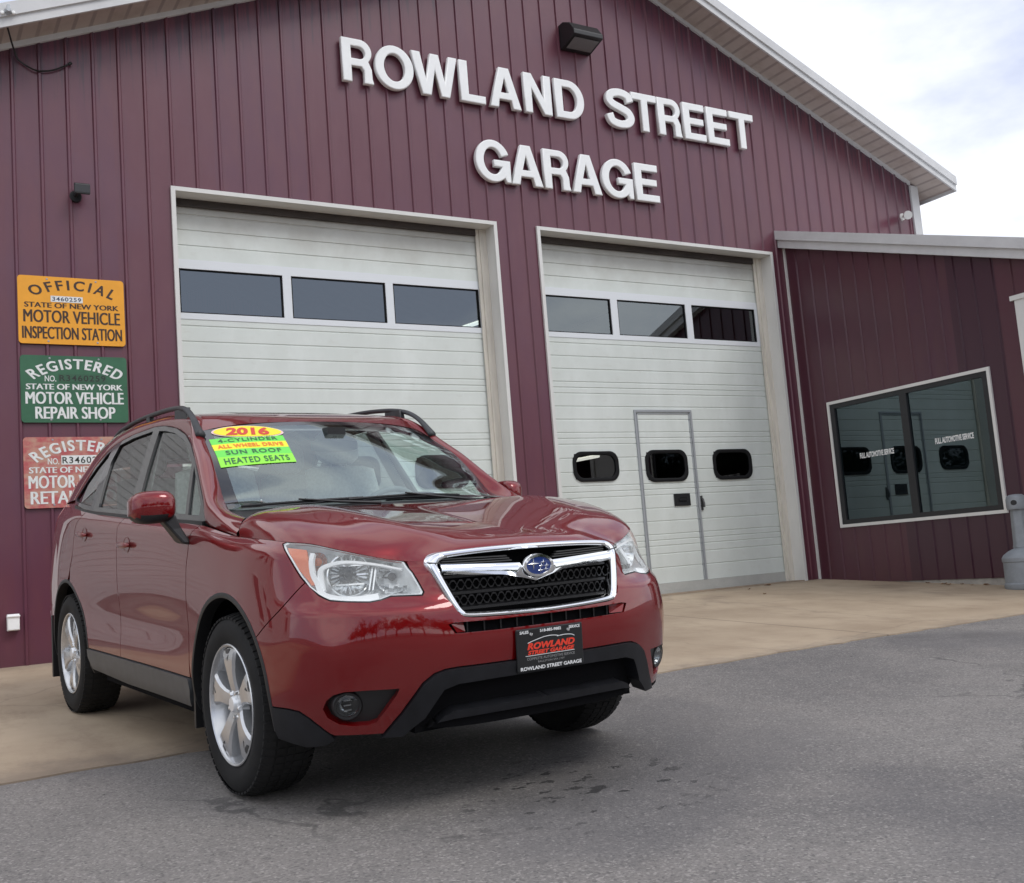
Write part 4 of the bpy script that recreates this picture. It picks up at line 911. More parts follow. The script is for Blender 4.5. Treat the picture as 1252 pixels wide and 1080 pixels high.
def grid_mesh(name, P, m, parent, sgn=1, flip=False, mids=None, mats=None, thick=0):
    """P: rows x cols x 3 smooth grid"""
    R_, C_, _ = P.shape; P = P.copy(); P[..., 1] *= sgn
    fs = [(i*C_+k, i*C_+k+1, (i+1)*C_+k+1, (i+1)*C_+k) for i in range(R_-1) for k in range(C_-1)]
    if flip != (sgn < 0): fs = [f[::-1] for f in fs]
    me = bpy.data.meshes.new(name); me.from_pydata([tuple(v) for v in P.reshape(-1, 3)], [], fs)
    for q in (mats or [m]): me.materials.append(q)
    if mids is not None: me.polygons.foreach_set('material_index', mids)
    me.polygons.foreach_set('use_smooth', [True]*len(fs)); me.update()
    o = bpy.data.objects.new(name, me); COL.objects.link(o); o.parent = parent
    if thick:
        s = o.modifiers.new('thickness', 'SOLIDIFY'); s.thickness = thick; s.offset = -1
    return o
SIDES = (-1, 1)

# ------------------------------------------------------------------ outlines in (p, q)
def arcpq(cx, cz, r, a0, a1, n=18): return [inv_xz(cx+r*math.cos(rad(a0+(a1-a0)*i/n)), cz+r*math.sin(rad(a0+(a1-a0)*i/n))) for i in range(n+1)]
WX, WZ, WR = -.015, .350, .432
RX, RR = -2.645, .432
HEAD = [(4.7129, 1.040), (4.735, 1.060), (4.8846, 1.060), (5.0263, 1.060), (5.1291, 1.060), (5.267, 1.060), (5.318, 1.052), (5.332, .94), (5.345, .83), (5.3662, .7765), (5.3574, .7660), (5.2985, .7674), (5.2438, .7690), (5.2052, .7597), (5.1632, .7553), (5.0826, .7600), (5.0241, .7660), (4.9777, .7840), (4.9256, .8099), (4.8767, .8533), (4.8231, .9136), (4.762, .9817)]
SEAM = [(4.9055, .8277), (4.8085, .760), (4.7249, .7057), (4.640, .648)]
FOG = [(4.9676, .3964), (4.9839, .4255), (5.0111, .4456), (5.0541, .4563), (5.1392, .4584), (5.2446, .4560), (5.2322, .4316), (5.1883, .3782), (5.1549, .3440), (5.1251, .3354), (5.0695, .3343), (5.0244, .3418), (4.9834, .3648)]
CLAD = [(4.7052, .390), (4.80, .390), (4.862, .384), (4.906, .362), (4.945, .335), (4.985, .305)]
PC = PK[-1]
CEN = [(PC, .511), (5.6, .510), (5.45, .511), (5.405, .508), (5.365, .497), (5.3245, .468), (5.288, .4208), (5.2441, .3674), (5.1983, .3246), (5.17, .30)]
def hx(a): return 2*PC-a
ARF = arcpq(WX, WZ, WR, 7, 180, 26)                     # front arch, front -> rear
ARR = arcpq(RX, WZ, RR, 3, 178, 26)
i_ = min(range(len(ARF)), key=lambda i: np.hypot(ARF[i][0]-SEAM[-1][0], ARF[i][1]-SEAM[-1][1]))
SEAM[-1] = ARF[i_]
SLZ = .408                                              # top of the sill cladding
doorF = [inv_xz(x, z) for x, z in ((-.425, 1.02), (-.435, .95), (-.455, .88), (-.468, .76), (-.472, .57), (-.472, SLZ))]
doorF[0] = (inv_xz(-.425, 1.0)[0], 1.06)
doorB = [inv_xz(x, z) for x, z in ((-1.545, 1.0), (-1.548, .82), (-1.56, .70), (-1.575, .60), (-1.565, .52), (-1.58, SLZ))]
doorB.insert(0, (doorB[0][0]+.02, 1.06))
def side_parts(s):
    # fender
    k = len(ARF)-1-i_
    f = [(doorF[0][0], 1.06)]+doorF[1:5]+[inv_xz(-.47, .47)]+ARF[::-1][:k+1]+SEAM[::-1][1:]+HEAD[19:]+[HEAD[0], (4.735, 1.06)]
    fd = panel('fender', f, M['paint'], s, car, hfl=.02)
    # front door and rear door
    d = [(doorB[0][0], 1.06)]+doorB[1:]+[(doorF[5][0], doorF[5][1])]+doorF[::-1][1:-1]+[(doorF[0][0], 1.06)]
    df = panel('front_door', d, M['paint'], s, car)
    rr = [inv_xz(x, z) for x, z in ((-2.40, 1.13), (-2.47, 1.02), (-2.49, .93), (-2.545, .86))]
    top_r = inv_xz(-2.37, 1.15)[0]
    ra = [q for q in ARR[::-1] if -2.56 < surf([q[0]], [q[1]])[0, 0]]
    ra = [q for q in ra if q[1] > SLZ+.0]
    d = [(top_r, 1.06)]+rr+ra+[inv_xz(RX+RR-.002, SLZ)]+doorB[::-1][:-1]+[(doorB[0][0], 1.06)]
    dr = panel('rear_door', d, M['paint'], s, car)
    # quarter panel, tailgate side, rear bumper
    qa = [q for q in ARR if surf([q[0]], [q[1]])[0, 0] < -2.56]
    TL = [(.90, 1.06), (1.10, 1.06), (1.17, .99), (1.16, .93), (1.06, .885), (.86, .885), (.80, .97)]
    q = [(1.12, 1.06)]+[(1.165, .99), (1.155, .93), (1.06, .885), (.90, .885), (.90, .62)]+[inv_xz(-3.1, .62), inv_xz(RX-RR*.9, .56)]+qa[::-1][3:]+rr[::-1]+[(top_r, 1.06)]
    panel('quarter_panel', q, M['paint'], s, car)
    tl = panel('tail_light', [(.66, 1.06), (1.12, 1.06), (1.165, .99), (1.155, .93), (1.06, .885), (.66, .885)], M['redlens'], s, car)
    rb_ = [(0, .62), (.90, .62), inv_xz(-3.1, .62), inv_xz(RX-RR*.9, .56)]+qa[::-1][:3][::-1]+[inv_xz(RX-RR, .36), inv_xz(-3.12, .33), (.9, .30), (0, .30)]
    if s == 1: panel('rear_bumper', rb_, M['paint'], 0, car)
    if s == 1: panel('tailgate', [(0, .62), (.9, .62), (.9, .885), (.66, .885), (.66, 1.06), (0, 1.06)], M['paint'], 0, car)
    # sill cladding
    sl_ = [inv_xz(RX+RR+.0, SLZ), doorF[5], inv_xz(-.462, .36), inv_xz(-.50, .285), inv_xz(-1.5, .28), inv_xz(-2.15, .30), inv_xz(-2.215, .36)]
    panel('side_sill', sl_, M['sillgrey'], s, car, off=.012, fl=.05)
    # arch lips and liners
    for cx, arcq, nm in ((WX, ARF, 'f'), (RX, ARR, 'r')):
        mb = MB(); rings = []
        a0, a1 = (7, 180) if nm == 'f' else (3, 178)
        a1 = 190
        for i in range(37):
            a = rad(a0-14+(a1-a0+14)*i/36); ring = []
            for r, dy in ((WR+.004, .0015), (WR-.005, .004), (WR-.016, .001), (WR-.018, -.05), (WR+.012, -.06)):
                x, z = cx+r*math.cos(a), max(.26, WZ+r*math.sin(a)); p_ = inv_xz(x, max(z, .25)); y = surf([p_[0]], [p_[1]])[0, 1]
                ring.append((x, s*(y+dy), z))
            rings.append(ring)
        mb.loft(rings, True, False); mb.build('arch_trim', M['blackgloss'] if 0 else M['black'], car, auto=45)
        mb = MB(); rings = [[(cx+(WR+.01)*math.cos(rad(a)), s*y, WZ+(WR+.01)*math.sin(rad(a))) for y in (.55, .87)] for a in range(0, 181, 10)]
        mb.loft(rings, False, False)
        mb.face([(cx+(WR+.01)*math.cos(rad(a)), s*.55, WZ+(WR+.01)*math.sin(rad(a))) for a in range(0, 181, 10)])
        mb.build('arch_liner', M['void'], car)
    mb = MB(); x = RX-WR-.0; mb.box((x-.03, min(s*.66, s*.885), .17), (x, max(s*.66, s*.885), .55)); x = WX-WR+.012; mb.box((x-.02, min(s*.68, s*.872), .20), (x, max(s*.68, s*.872), .5)); mb.build_split('mud_flap', M['black'], car)
    # door handles with their scoops
    for par, (hx_, hz) in ((df, (-1.36, .982)), (dr, (-2.215, 1.045))):
        q0 = inv_xz(hx_, hz); P0 = surf([q0[0]], [q0[1]])[0]; N0 = surf_n([q0[0]], [q0[1]])[0]
        tx = surf([q0[0]+.05], [q0[1]])[0]-P0; tx /= np.linalg.norm(tx); tz = np.cross(N0, tx); tz /= np.linalg.norm(tz); tz *= np.sign(tz[2])
        def L(u, v, n): 
            w_ = P0+tx*u+tz*v+N0*n; return (w_[0], s*w_[1], w_[2])
        mb = MB(); mb.loft([[L(.055*r*math.cos(a), .040*r*math.sin(a), n) for a in [2*math.pi*i/24 for i in range(24)]] for r, n in ((1.0, .0012), (.97, .003), (.86, -.001), (.6, -.008), (.05, -.011))], True, False)
        sc = mb.build('handle_recess', M['paint_dark'], par, smooth=True)
        mb = MB(); rings = []
        for i in range(13):
            u = -.105+.20*i/12; k = math.sin(math.pi*min(1, max(0, (i+.6)/13.2)))**.45; rings.append([L(u, .016*k*math.cos(a)-.002, .022*min(1, k*1.2)+.010*math.sin(a)*k+.004) for a in [2*math.pi*j/12 for j in range(12)]])
        mb.loft(rings, True, True); mb.build('door_handle', M['paint'], par, smooth=True)
    return fd, df, dr
M['paint_dark'] = M['paint']
parts = {}
for s in SIDES: parts[s] = side_parts(s)

# ------------------------------------------------------------------ front bumper (one piece right across)
# clean: grille opening and slot are holes; each half is its own patch so it is mirrored exactly
GOUT = [(0, .917), (.22, .913), (.36, .903), (.410, .895), (.437, .872), (.418, .82), (.395, .755), (.372, .708), (.345, .684), (.31, .678), (.18, .673), (0, .670)]
GPQ = [inv_yz(y, min(z, .90)) for y, z in GOUT]
GPQ[0] = (PC, 1.05); GPQ[1] = (5.642, 1.05); GPQ[2] = (5.50, 1.05); GPQ[3] = (5.45, 1.045); GPQ[4] = (5.422, 1.0)
SLOT = [(PC, .660), (5.60, .660), (5.45, .664), (5.424, .660), (5.445, .630), (5.60, .627), (PC, .627)]
bump_half = [(5.421, 1.06), (5.336, 1.06), (5.330, 1.04)]+HEAD[7:18]+SEAM+ARF[:i_][::-1]+CLAD+[(5.0, .30), (5.17, .30)]+CEN[::-1][1:]+[(PC, .627)]+SLOT[::-1][1:-1]+[(PC, .660)]+GPQ[::-1]
bump_half = bump_half[:len(bump_half)-4]
b = panel('front_bumper', bump_half, M['paint'], 0, car, holes=[FOG], hfl=.035, step=.03, inset=.0018)
up = [(PC, .511)]+CEN[1:]+[(5.15, .290), (5.24, .288), (5.33, .345), (5.40, .438), (5.45, .452), (5.6, .455), (PC, .455)]
panel('lower_bumper', up, M['lowblack'], 0, car, off=.014, fl=.06, step=.028)
lo = [(PC, .362), (5.55, .362), (5.44, .360), (5.40, .345), (5.365, .318), (5.44, .326), (5.6, .328), (PC, .328)]
panel('under_tray', [(PC, .332), (5.6, .332), (5.44, .330), (5.36, .318), (5.33, .298), (5.42, .288), (5.6, .284), (PC, .284)], M['void'], 0, car, off=-.018, fl=.04)
panel('lower_lip', lo, M['lowblack'], 0, car, off=.004, fl=.05, step=.028)
panel('lower_intake', [(PC, .47), (5.42, .47), (5.36, .42), (5.27, .31), (5.32, .292), (PC, .292)], M['void'], 0, car, off=-.045, fl=.001)
panel('slot_back', [(PC, .672), (5.41, .672), (5.43, .615), (PC, .615)], M['void'], 0, car, off=-.04, fl=.001)
for s in SIDES:
    # fog lamp pocket
    fg = panel('fog_bezel', FOG, M['black'], s, car, off=-.030, fl=.001, inset=.0, step=.03)
    q0 = (5.062, .401); P0 = surf([q0[0]], [q0[1]])[0]; N0 = surf_n([q0[0]], [q0[1]])[0]; N0 = N0*.55+np.array([.83, .0, -.02])*.45; N0 /= np.linalg.norm(N0)
    tx = np.cross([0, 0, 1.], N0); tx /= np.linalg.norm(tx); tz = np.cross(N0, tx)
    def L(u, v, n): w_ = P0+tx*u+tz*v+N0*n; return (w_[0], s*w_[1], w_[2])
    def ring(r, n, k=28): return [L(r*math.cos(2*math.pi*i/k), r*math.sin(2*math.pi*i/k), n) for i in range(k)]
    mb = MB(); mb.loft([ring(.056, -.034), ring(.053, -.020), ring(.048, -.012), ring(.039, -.014), ring(.038, -.028)], True, False); mb.build('fog_surround', M['black'], fg, auto=50)
    mb = MB(); mb.loft([ring(.038, -.018), ring(.034, -.030), ring(.022, -.040), ring(.012, -.043), ring(.0005, -.043)], True, False)
    for z in (-.018, .0, .018): mb.box(tuple(np.minimum(L(-.014, z-.003, -.028), L(.014, z+.003, -.022))), tuple(np.maximum(L(-.014, z-.003, -.028), L(.014, z+.003, -.022))))
    mb.build('fog_reflector', M['fogchrome'], fg, auto=40)
    mb = MB(); mb.loft([ring(.039, -.014), ring(.030, -.008), ring(.018, -.004), ring(.0005, -.003)], True, False); mb.build('fog_lens', M['clearlens'], fg, smooth=True)
    # black lower corner
    cl = CLAD+[(5.0, .285), (4.95, .262), (4.85, .25), (4.70, .27)]
    panel('corner_cladding', cl, M['lowblack'], s, car, off=.004, fl=.05)
    for j, pp in enumerate((5.51, 5.58, 5.65, 5.72, 5.79)):
        mb = MB(); a, b_ = surf([pp], [.64])[0], None; mb.box((a[0]-.05, s*a[1]-.003, .622), (a[0]-.030, s*a[1]+.003, .665)); mb.build('slot_fin', M['mesh'], car)
    mb = MB(); ca = surf([5.434], [.660])[0]; cb_ = surf([5.452], [.630])[0]; cc = surf([5.50], [.640])[0]
    mb.face([(v[0]-dx, s*v[1], v[2]) for v, dx in ((ca, .003), (cb_, .003), (surf([5.50], [.628])[0], .03), (surf([5.495], [.664])[0], .03))]); mb.build('slot_cheek', M['paint'], car)

# ------------------------------------------------------------------ headlights
for s in SIDES:
    H_ = HEAD
    hs = MB(); L0 = inset_poly(resample(H_, .03), .003); L0[:, 1] = np.clip(L0[:, 1], .2, 1.058)
    p = surf(L0[:, 0], L0[:, 1]); n = surf_n(L0[:, 0], L0[:, 1]); cen = p.mean(0)
    back = p-np.array([.085, 0, 0])+(cen-p)*.14-n*.02
    rim = p-n*.004; rim2 = p-n*.004+(cen-p)*.035
    def Y(a): return [(v[0], s*v[1], v[2]) for v in a]
    hs.loft([Y(rim), Y(rim2), Y(back)], True, False); hs.face(Y(back))
    hl = hs.build('headlight', M['lampgrey'], car, auto=35)
    ln = panel('headlight_lens', H_, M['lens'], s, hl, off=-.001, fl=.004, inset=.0035, step=.035)
    # dark rubber gap round the lamp
    g_ = MB(); o1 = inset_poly(resample(H_, .03), -.003); o2 = inset_poly(resample(H_, .03), .004)
    for o_ in (o1, o2): o_[:, 1] = np.clip(o_[:, 1], .2, 1.06)
    a = surf(o1[:, 0], o1[:, 1])-surf_n(o1[:, 0], o1[:, 1])*.006; b = surf(o2[:, 0], o2[:, 1])-surf_n(o2[:, 0], o2[:, 1])*.002
    g_.loft([Y(a), Y(b)], True, False); g_.build('headlight_seal', M['black'], hl)
    # amber side reflector and turn bulb
    am = [(4.745, 1.025), (4.865, 1.018), (4.90, .93), (4.925, .855), (4.95, .822), (4.93, .820), (4.86, .883), (4.80, .952)]
    panel('side_marker', am, M['amber'], s, hl, off=-.012, fl=.01, inset=.0, step=.03)
    # white light guide strip: a C round the main bowl
    def strip(pts, w_, off, m, nm, th=.012):
        c = crom([np.array(q) for q in pts], 6); mb = MB(); rings = []
        for i, q in enumerate(c):
            t_ = c[min(i+1, len(c)-1)]-c[max(i-1, 0)]; t_ = t_/np.linalg.norm(t_); nn = np.array([-t_[1], t_[0]]); ww = w_ if not callable(w_) else w_(i/(len(c)-1))
            A, B = q+nn*ww, q-nn*ww; pa, pb = surf([A[0], B[0]], [min(A[1], 1.055), min(B[1], 1.055)]); na = surf_n([q[0]], [min(q[1], 1.055)])[0]
            rings.append(Y([pa+na*(off-th), pa+na*off, pb+na*off, pb+na*(off-th)]))
        mb.loft(rings, True, True); return mb.build(nm, m, hl, auto=40)
    strip([(4.905, 1.0), (4.912, .93), (4.928, .868), (4.955, .83), (4.99, .79), (5.06, .772), (5.13, .77), (5.20, .775)], .011, -.010, M['lamp_white'], 'light_guide')
    strip([(4.985, .80), (4.965, .85), (4.965, .90), (5.01, .945), (5.06, .978), (5.13, .992), (5.22, .988), (5.30, .955)], .012, -.014, M['lamp_white'], 'light_guide')
    # main projector bowl, high beam bowl, turn bowl
    for (pp, qq, r, dep, tint) in ((5.085, .872, .074, .060, 'reflector'), (5.265, .862, .058, .055, 'reflector'), (4.945, .955, .034, .035, 'reflector')):
        P0 = surf([pp], [qq])[0]; ax = np.array([.93, .30, -.03]); N1 = surf_n([pp], [qq])[0]; ax = ax*.7+N1*.3; ax /= np.linalg.norm(ax); P0 = P0-ax*.045-np.array([0, 0, .006])
        tx = np.cross([0, 0, 1.], ax); tx /= np.linalg.norm(tx); tz = np.cross(ax, tx)
        def ring(rr, nn_, k=30, sq=1.0): return Y([P0+tx*(rr*math.cos(2*math.pi*i/k))+tz*(rr*sq*math.sin(2*math.pi*i/k))+ax*nn_ for i in range(k)])
        def fring(rr, nn_, amp): return Y([P0+tx*(rr*(1+amp*(1 if (i//2) % 2 else -1))*math.cos(2*math.pi*i/48))+tz*(rr*(1+amp*(1 if (i//2) % 2 else -1))*math.sin(2*math.pi*i/48))+ax*nn_ for i in range(48)])
        mb = MB(); mb.loft([fring(r*1.07, -.004, 0), fring(r, 0, 0), fring(r*.94, -.010, .012), fring(r*.78, -dep*.50, .035), fring(r*.50, -dep*.85, .05), fring(.014, -dep, 0)], True, False); bw = mb.build('reflector_bowl', M['reflector'], hl, auto=18)
        mb = MB(); mb.lathe([(.012, -dep), (.012, -dep*.55), (.015, -dep*.5), (.015, -dep*.28), (.009, -dep*.2), (.0004, -dep*.18)], lambda rr, a, h: Y([P0+tx*(rr*math.cos(a))+tz*(rr*math.sin(a))+ax*h])[0], 14); mb.build('bulb', M['amber'] if r < .05 else M['silver_dark'], hl, auto=40)
        if r > .05:
            for j in (-1, 0, 1):
                mb = MB(); q0_ = P0+tz*(j*r*.46); mb.loft([Y([q0_+tx*(e*r*.82*math.sqrt(1-(j*.46)**2))-ax*(.014+.03*(1-abs(e)))+tz*dz-ax*dn for dz, dn in ((-.003, 0), (.003, 0), (.003, .010), (-.003, .010))]) for e in np.linspace(-1, 1, 9)], True, True); mb.build('reflector_fin', M['chrome'], hl)
    for pp in (5.17, 5.185):        # upright dividers between the bowls
        a, b = surf([pp, pp], [.80, .98]); n0 = surf_n([pp], [.9])[0]; mb = MB(); mb.loft([Y([v-n0*.03, v-n0*.03+np.array([0, .006, 0]), v-n0*.075+np.array([0, .006, 0]), v-n0*.075]) for v in (a, b)], True, True); mb.build('divider', M['lampgrey'], hl)
    for j in range(4):
        a = surf([5.20+.035*j], [.80])[0]; n0 = surf_n([5.2], [.8])[0]; v = a-n0*.03; mb = MB(); mb.loft([Y([v+np.array([0, d_, h]), v+np.array([0, d_, h])-n0*.03]) for d_, h in ((-.008, -.008), (.008, -.008), (.008, .012), (-.008, .012))]+[Y([v+np.array([0, -.008, -.008]), v+np.array([0, -.008, -.008])-n0*.03])], False, False); mb.build('fluting', M['chrome'], hl)
# ------------------------------------------------------------------ hood
def hood():
    nS, nT = 40, 33
    ep = np.linspace(5.421, 4.300, 60); E_ = surf(ep, np.full(60, 1.06))
    ek = np.concatenate([[0], np.cumsum(np.linalg.norm(np.diff(E_, axis=0), axis=1))]); ek /= ek[-1]
    cl = crv([(.825, 0, .921), (.806, 0, .940), (.775, 0, .953), (.70, 0, .969), (.5, 0, 1.004), (.25, 0, 1.044), (0, 0, 1.083), (-.165, 0, 1.108)])
    fr = surf(np.linspace(PC, 5.421, nT), np.full(nT, 1.06))            # front edge t=0..1
    rr = crv([(-.165, 0, 1.108), (-.16, .2, 1.108), (-.145, .4, 1.106), (-.115, .6, 1.100), (-.075, .73, 1.088), (-.045, .782, 1.066), (-.015, .812, 1.030), (.0, .8165, 1.0045)])(np.linspace(0, 1, nT))
    P = np.zeros((nS, nT, 3)); S_ = np.linspace(0, 1, nS)**1.15; T_ = np.linspace(0, 1, nT)
    C_ = cl(S_); Ee = np.stack([np.interp(S_, ek, E_[:, i]) for i in range(3)], 1)
    for i, s_ in enumerate(S_):
        for j, t in enumerate(T_):
            lin = (1-t)*C_[i]+t*Ee[i]
            co = (1-s_)*fr[j]+s_*rr[j]; bil = (1-s_)*((1-t)*fr[0]+t*fr[-1])+s_*((1-t)*rr[0]+t*rr[-1])
            P[i, j] = lin+co-bil
    # crown: pull the section up so the flank rolls over near the edge, with a raised crease
    for i, s_ in enumerate(S_):
        k = math.sin(math.pi*min(1, max(0, s_)))**.6
        for j, t in enumerate(T_):
            n = 3.0+5*s_; drop = C_[i, 2]-Ee[i, 2]
            z_want = C_[i, 2]-drop*t**n
            P[i, j, 2] += k*(z_want-(C_[i, 2]-drop*t))*(.95)
            P[i, j, 2] += k*(.011*math.exp(-((t-.64)/.10)**2)-.006*math.exp(-((t-.32)/.22)**2))
    o = []
    full = np.concatenate([P[:, ::-1]*np.array([1, -1, 1]), P[:, 1:]], 1)
    h = grid_mesh('hood', full, M['paint'], car, flip=True)
    return P, h
HP, hood_o = hood()
b = MB()   # return edge of the hood
edge = [tuple(v) for v in HP[:, -1]]
for s in SIDES: b.loft([[(x, s*(y-.001), z), (x-.0, s*(y-.012), z-.012)] for x, y, z in edge], False, False)
b.build_split('hood_edge', M['paint'], car)
b = MB()
rows = np.concatenate([HP[-1, ::-1]*[1, -1, 1], HP[-1, 1:]])
b.loft([[tuple(v), (v[0]-.005, v[1], v[2]-.05)] for v in rows], False, False); b.build('hood_rear_edge', M['paint'], car)

# ------------------------------------------------------------------ pillars, roof, windscreen
ts = np.linspace(0, 1, 90)
A_, B_, C_ = cA(ts), cB(ts), cC(ts)
for s in SIDES:
    prof = []
    for a, bb, c in zip(A_, B_, C_):
        row = [a+(bb-a)*0+np.array([0, -.02, 0]), a]
        for k in range(1, 5): f_ = k/5; row.append(a+(bb-a)*f_+np.array([0, .006*math.sin(math.pi*f_), 0]))
        row.append(bb+(c-bb)*.03)
        for k in range(1, 6): f_ = k/6; row.append(bb+(c-bb)*f_+np.array([.004, .004, .006])*math.sin(math.pi*f_))
        row += [c, c+np.array([-.004, -.01, -.012])]
        prof.append(row)
    grid_mesh('roof_pillar', np.array(prof), M['paint'], car, s, flip=False)
# roof between the two C curves
i0 = 36
def roof_grid(t0, t1, n, m=25):
    tt = np.linspace(t0, t1, n); c = cC(tt); out = []
    zc = crv([(-.93, 1.558), (-.985, 1.577), (-1.06, 1.599), (-1.2, 1.628), (-1.4, 1.653), (-1.7, 1.678), (-2.1, 1.690), (-2.5, 1.674), (-2.9, 1.622), (-3.2, 1.56), (-3.4, 1.50)])
    zt = zc(np.linspace(0, 1, 200))
    for q in c:
        row = []
        for u in np.linspace(-1, 1, m):
            fr_ = max(0, min(1, (-.985-q[0])/-.0+0)) if False else 0
            k = max(0, 1-(-.985-q[0])/.5) if q[0] < -.985 else 1
            x = q[0]+.055*k*(1-abs(u)**2.2)
            z0 = np.interp(-x, -zt[:, 0], zt[:, 1]); z0 = max(z0, q[2])
            row.append((x, u*q[1], z0+(q[2]-z0)*abs(u)**2.6))
        out.append(row)
    return np.array(out)
tC = np.linspace(0, 1, 400); cc = cC(tC)
tA = tC[np.argmin(np.abs(cc[:, 0]+.985)+np.abs(cc[:, 2]-1.517))]; tE = tC[np.argmin(np.abs(cc[:, 0]+3.14))]
RG = roof_grid(tA, tE, 44)
grid_mesh('roof', RG, M['paint'], car, flip=True)
# sun roof: dark glass lying in the roof
tS0 = tC[np.argmin(np.abs(cc[:, 0]+1.28)+9*(tC < tA))]; tS1 = tC[np.argmin(np.abs(cc[:, 0]+2.0)+9*(tC < tA))]
sg = roof_grid(tS0, tS1, 14)[:, 5:20]; sg[..., 2] += .004; grid_mesh('sun_roof', sg, M['blackgloss'], car, flip=True)
# tailgate glass and spoiler
tg = []
for v in np.linspace(0, 1, 8):
    e = np.array([-3.14-.42*v, .560+.05*v, 1.445-.20*v]); tg.append([(e[0]-.05*(1-u*u), u*e[1], e[2]+.03*(1-u*u)*(1-v)) for u in np.linspace(-1, 1, 17)])
grid_mesh('tailgate_glass', np.array(tg), M['privacy'], car, flip=True)
sp = []
for x_, z_ in ((-3.10, 1.56), (-3.25, 1.545), (-3.36, 1.52), (-3.36, 1.50), (-3.20, 1.50), (-3.10, 1.49)): sp.append([(x_-.03*(1-u*u), u*.60, z_-.06*abs(u)**3) for u in np.linspace(-1, 1, 15)])
grid_mesh('roof_spoiler', np.array(sp), M['paint'], car, flip=True)
for s in SIDES:
    b = MB(); b.loft([[(x, s*y, z) for x, y, z in r] for r in ([(-2.79, .80, 1.20), (-2.79, .775, 1.252), (-2.74, .77, 1.29)], [(-3.0, .78, 1.225), (-3.1, .745, 1.26), (-3.1, .722, 1.365)], [(-3.28, .742, 1.235), (-3.27, .742, 1.250), (-3.27, .70, 1.30)], [(-3.50, .62, 1.235), (-3.50, .60, 1.25), (-3.42, .58, 1.30)])], False, False)
    b.build('rear_pillar', M['paint'], car, smooth=True)
# windscreen: clear middle + painted black border
us = np.array([-1, -.985, -.965, -.945, -.93]+list(np.linspace(-.9, .9, 31))+[.93, .945, .965, .985, 1]); vs_ = np.array([0, .015, .03, .05]+list(np.linspace(.09, .90, 18))+[.93, .945, .96, .98, 1])
U_, V_ = np.meshgrid(us, vs_, indexing='xy'); WP = wscreen(U_.ravel(), V_.ravel()).reshape(len(vs_), len(us), 3)
mid = []
for i in range(len(vs_)-1):
    for j in range(len(us)-1):
        um, vm = abs(us[j]+us[j+1])/2, (vs_[i]+vs_[i+1])/2
        edge_u = .935+.0*vm-(.05 if vm < .06 else 0)-(.03*max(0, (vm-.88)/.1))
        mid.append(1 if um > edge_u or vm > .952 or vm < .03 else 0)
wsc = grid_mesh('windshield', WP, None, car, flip=False, mids=mid, mats=[M['wsglass'], M['blackgloss']])
# cowl and wipers
b = MB(); us2 = np.linspace(-1, 1, 25); w0 = wscreen(us2, np.zeros(25)); hr = np.stack([np.interp(w0[:, 1], rows[:, 1], rows[:, i]) for i in range(3)], 1)
b.loft([[tuple(a+np.array([.0, 0, -.008])), tuple((a+h_)/2+np.array([0, 0, -.018])), tuple(h_+np.array([0, 0, -.03]))] for a, h_ in zip(w0, hr)], False, False); b.build('cowl', M['black'], car)
def wiper(uv, arm):
    q = crom([np.array(v) for v in uv], 5); P = wscreen(q[:] and np.array(q)[:, 0], np.clip(np.array(q)[:, 1], 0, 1)); n = wscreen_n(np.array(q)[:, 0], np.clip(np.array(q)[:, 1], .01, .99)); P = P+n*.010
    w_ = tag(empty('wiper', parent=car)) if 0 else None
    b = MB(); b.tube([tuple(v) for v in P], [.0045]*len(P), 6); b.tube([tuple(v-nn*.006) for v, nn in zip(P, n)], .003, 5); o = b.build('wiper', M['black'], car, auto=50)
    b = MB(); k = len(P)//2; a0 = wscreen([arm], [0.0])[0]+np.array([.05, 0, -.012]); b.tube([tuple(a0), tuple((a0+P[k])/2+np.array([.01, 0, .002])), tuple(P[k]+n[k]*.012)], [.008, .006, .004], 8); b.build('wiper_arm', M['black'], o, auto=50)
wiper([(-.93, .004), (-.75, .008), (-.5, .013), (-.2, .018)], -.12)
wiper([(-.30, .006), (-.05, .020), (.2, .026), (.52, .014)], .60)
# stickers on the windscreen (things of their own, stuck to the glass)
def ws_patch(name, uvpoly, m, off, parent=None):
    vv, F = tri_region([resample(uvpoly, .02)], .02); P = wscreen(vv[:, 0], vv[:, 1]); N = wscreen_n(vv[:, 0], np.clip(vv[:, 1], .01, .99))
    return smooth_mesh(name, P+N*off, F, N, np.zeros((0, 3)), [], 1, m, parent)
def ws_text(parent, body, quad, m, off, boff, space=1.0):
    q = [np.array(v) for v in quad]         # bl, br, tr, tl in (u,v)
    mb = MB(); text_into(mb, body, (0, 0, 1, 1), lambda u, v, d: (u, v, 0), boff, space=space)
    a = np.array(mb.v); uv = ((1-a[:, :1])*(1-a[:, 1:2])*q[0]+a[:, :1]*(1-a[:, 1:2])*q[1]+a[:, :1]*a[:, 1:2]*q[2]+(1-a[:, :1])*a[:, 1:2]*q[3])
    P = wscreen(uv[:, 0], uv[:, 1]); N = wscreen_n(uv[:, 0], np.clip(uv[:, 1], .01, .99)); mb.v = [tuple(v) for v in P+N*off]
    return mb.build('lettering', m, parent)
MW = car.matrix_world.copy()
def sticker_root(name, label):
    o = tag(empty(name), label, 'sticker'); o.matrix_world = MW; return o
st1 = sticker_root('year_sticker', 'yellow oval sticker reading 2016 at the top of the windshield')
ov = [(-.680+.262*math.cos(a)*1.0-.012*math.sin(a), .893-.047*math.cos(a)+.090*math.sin(a)) for a in [2*math.pi*i/40 for i in range(40)]]
ov2 = [(-.680+(x+.680)*.94, .893+(y-.893)*.90) for x, y in ov]
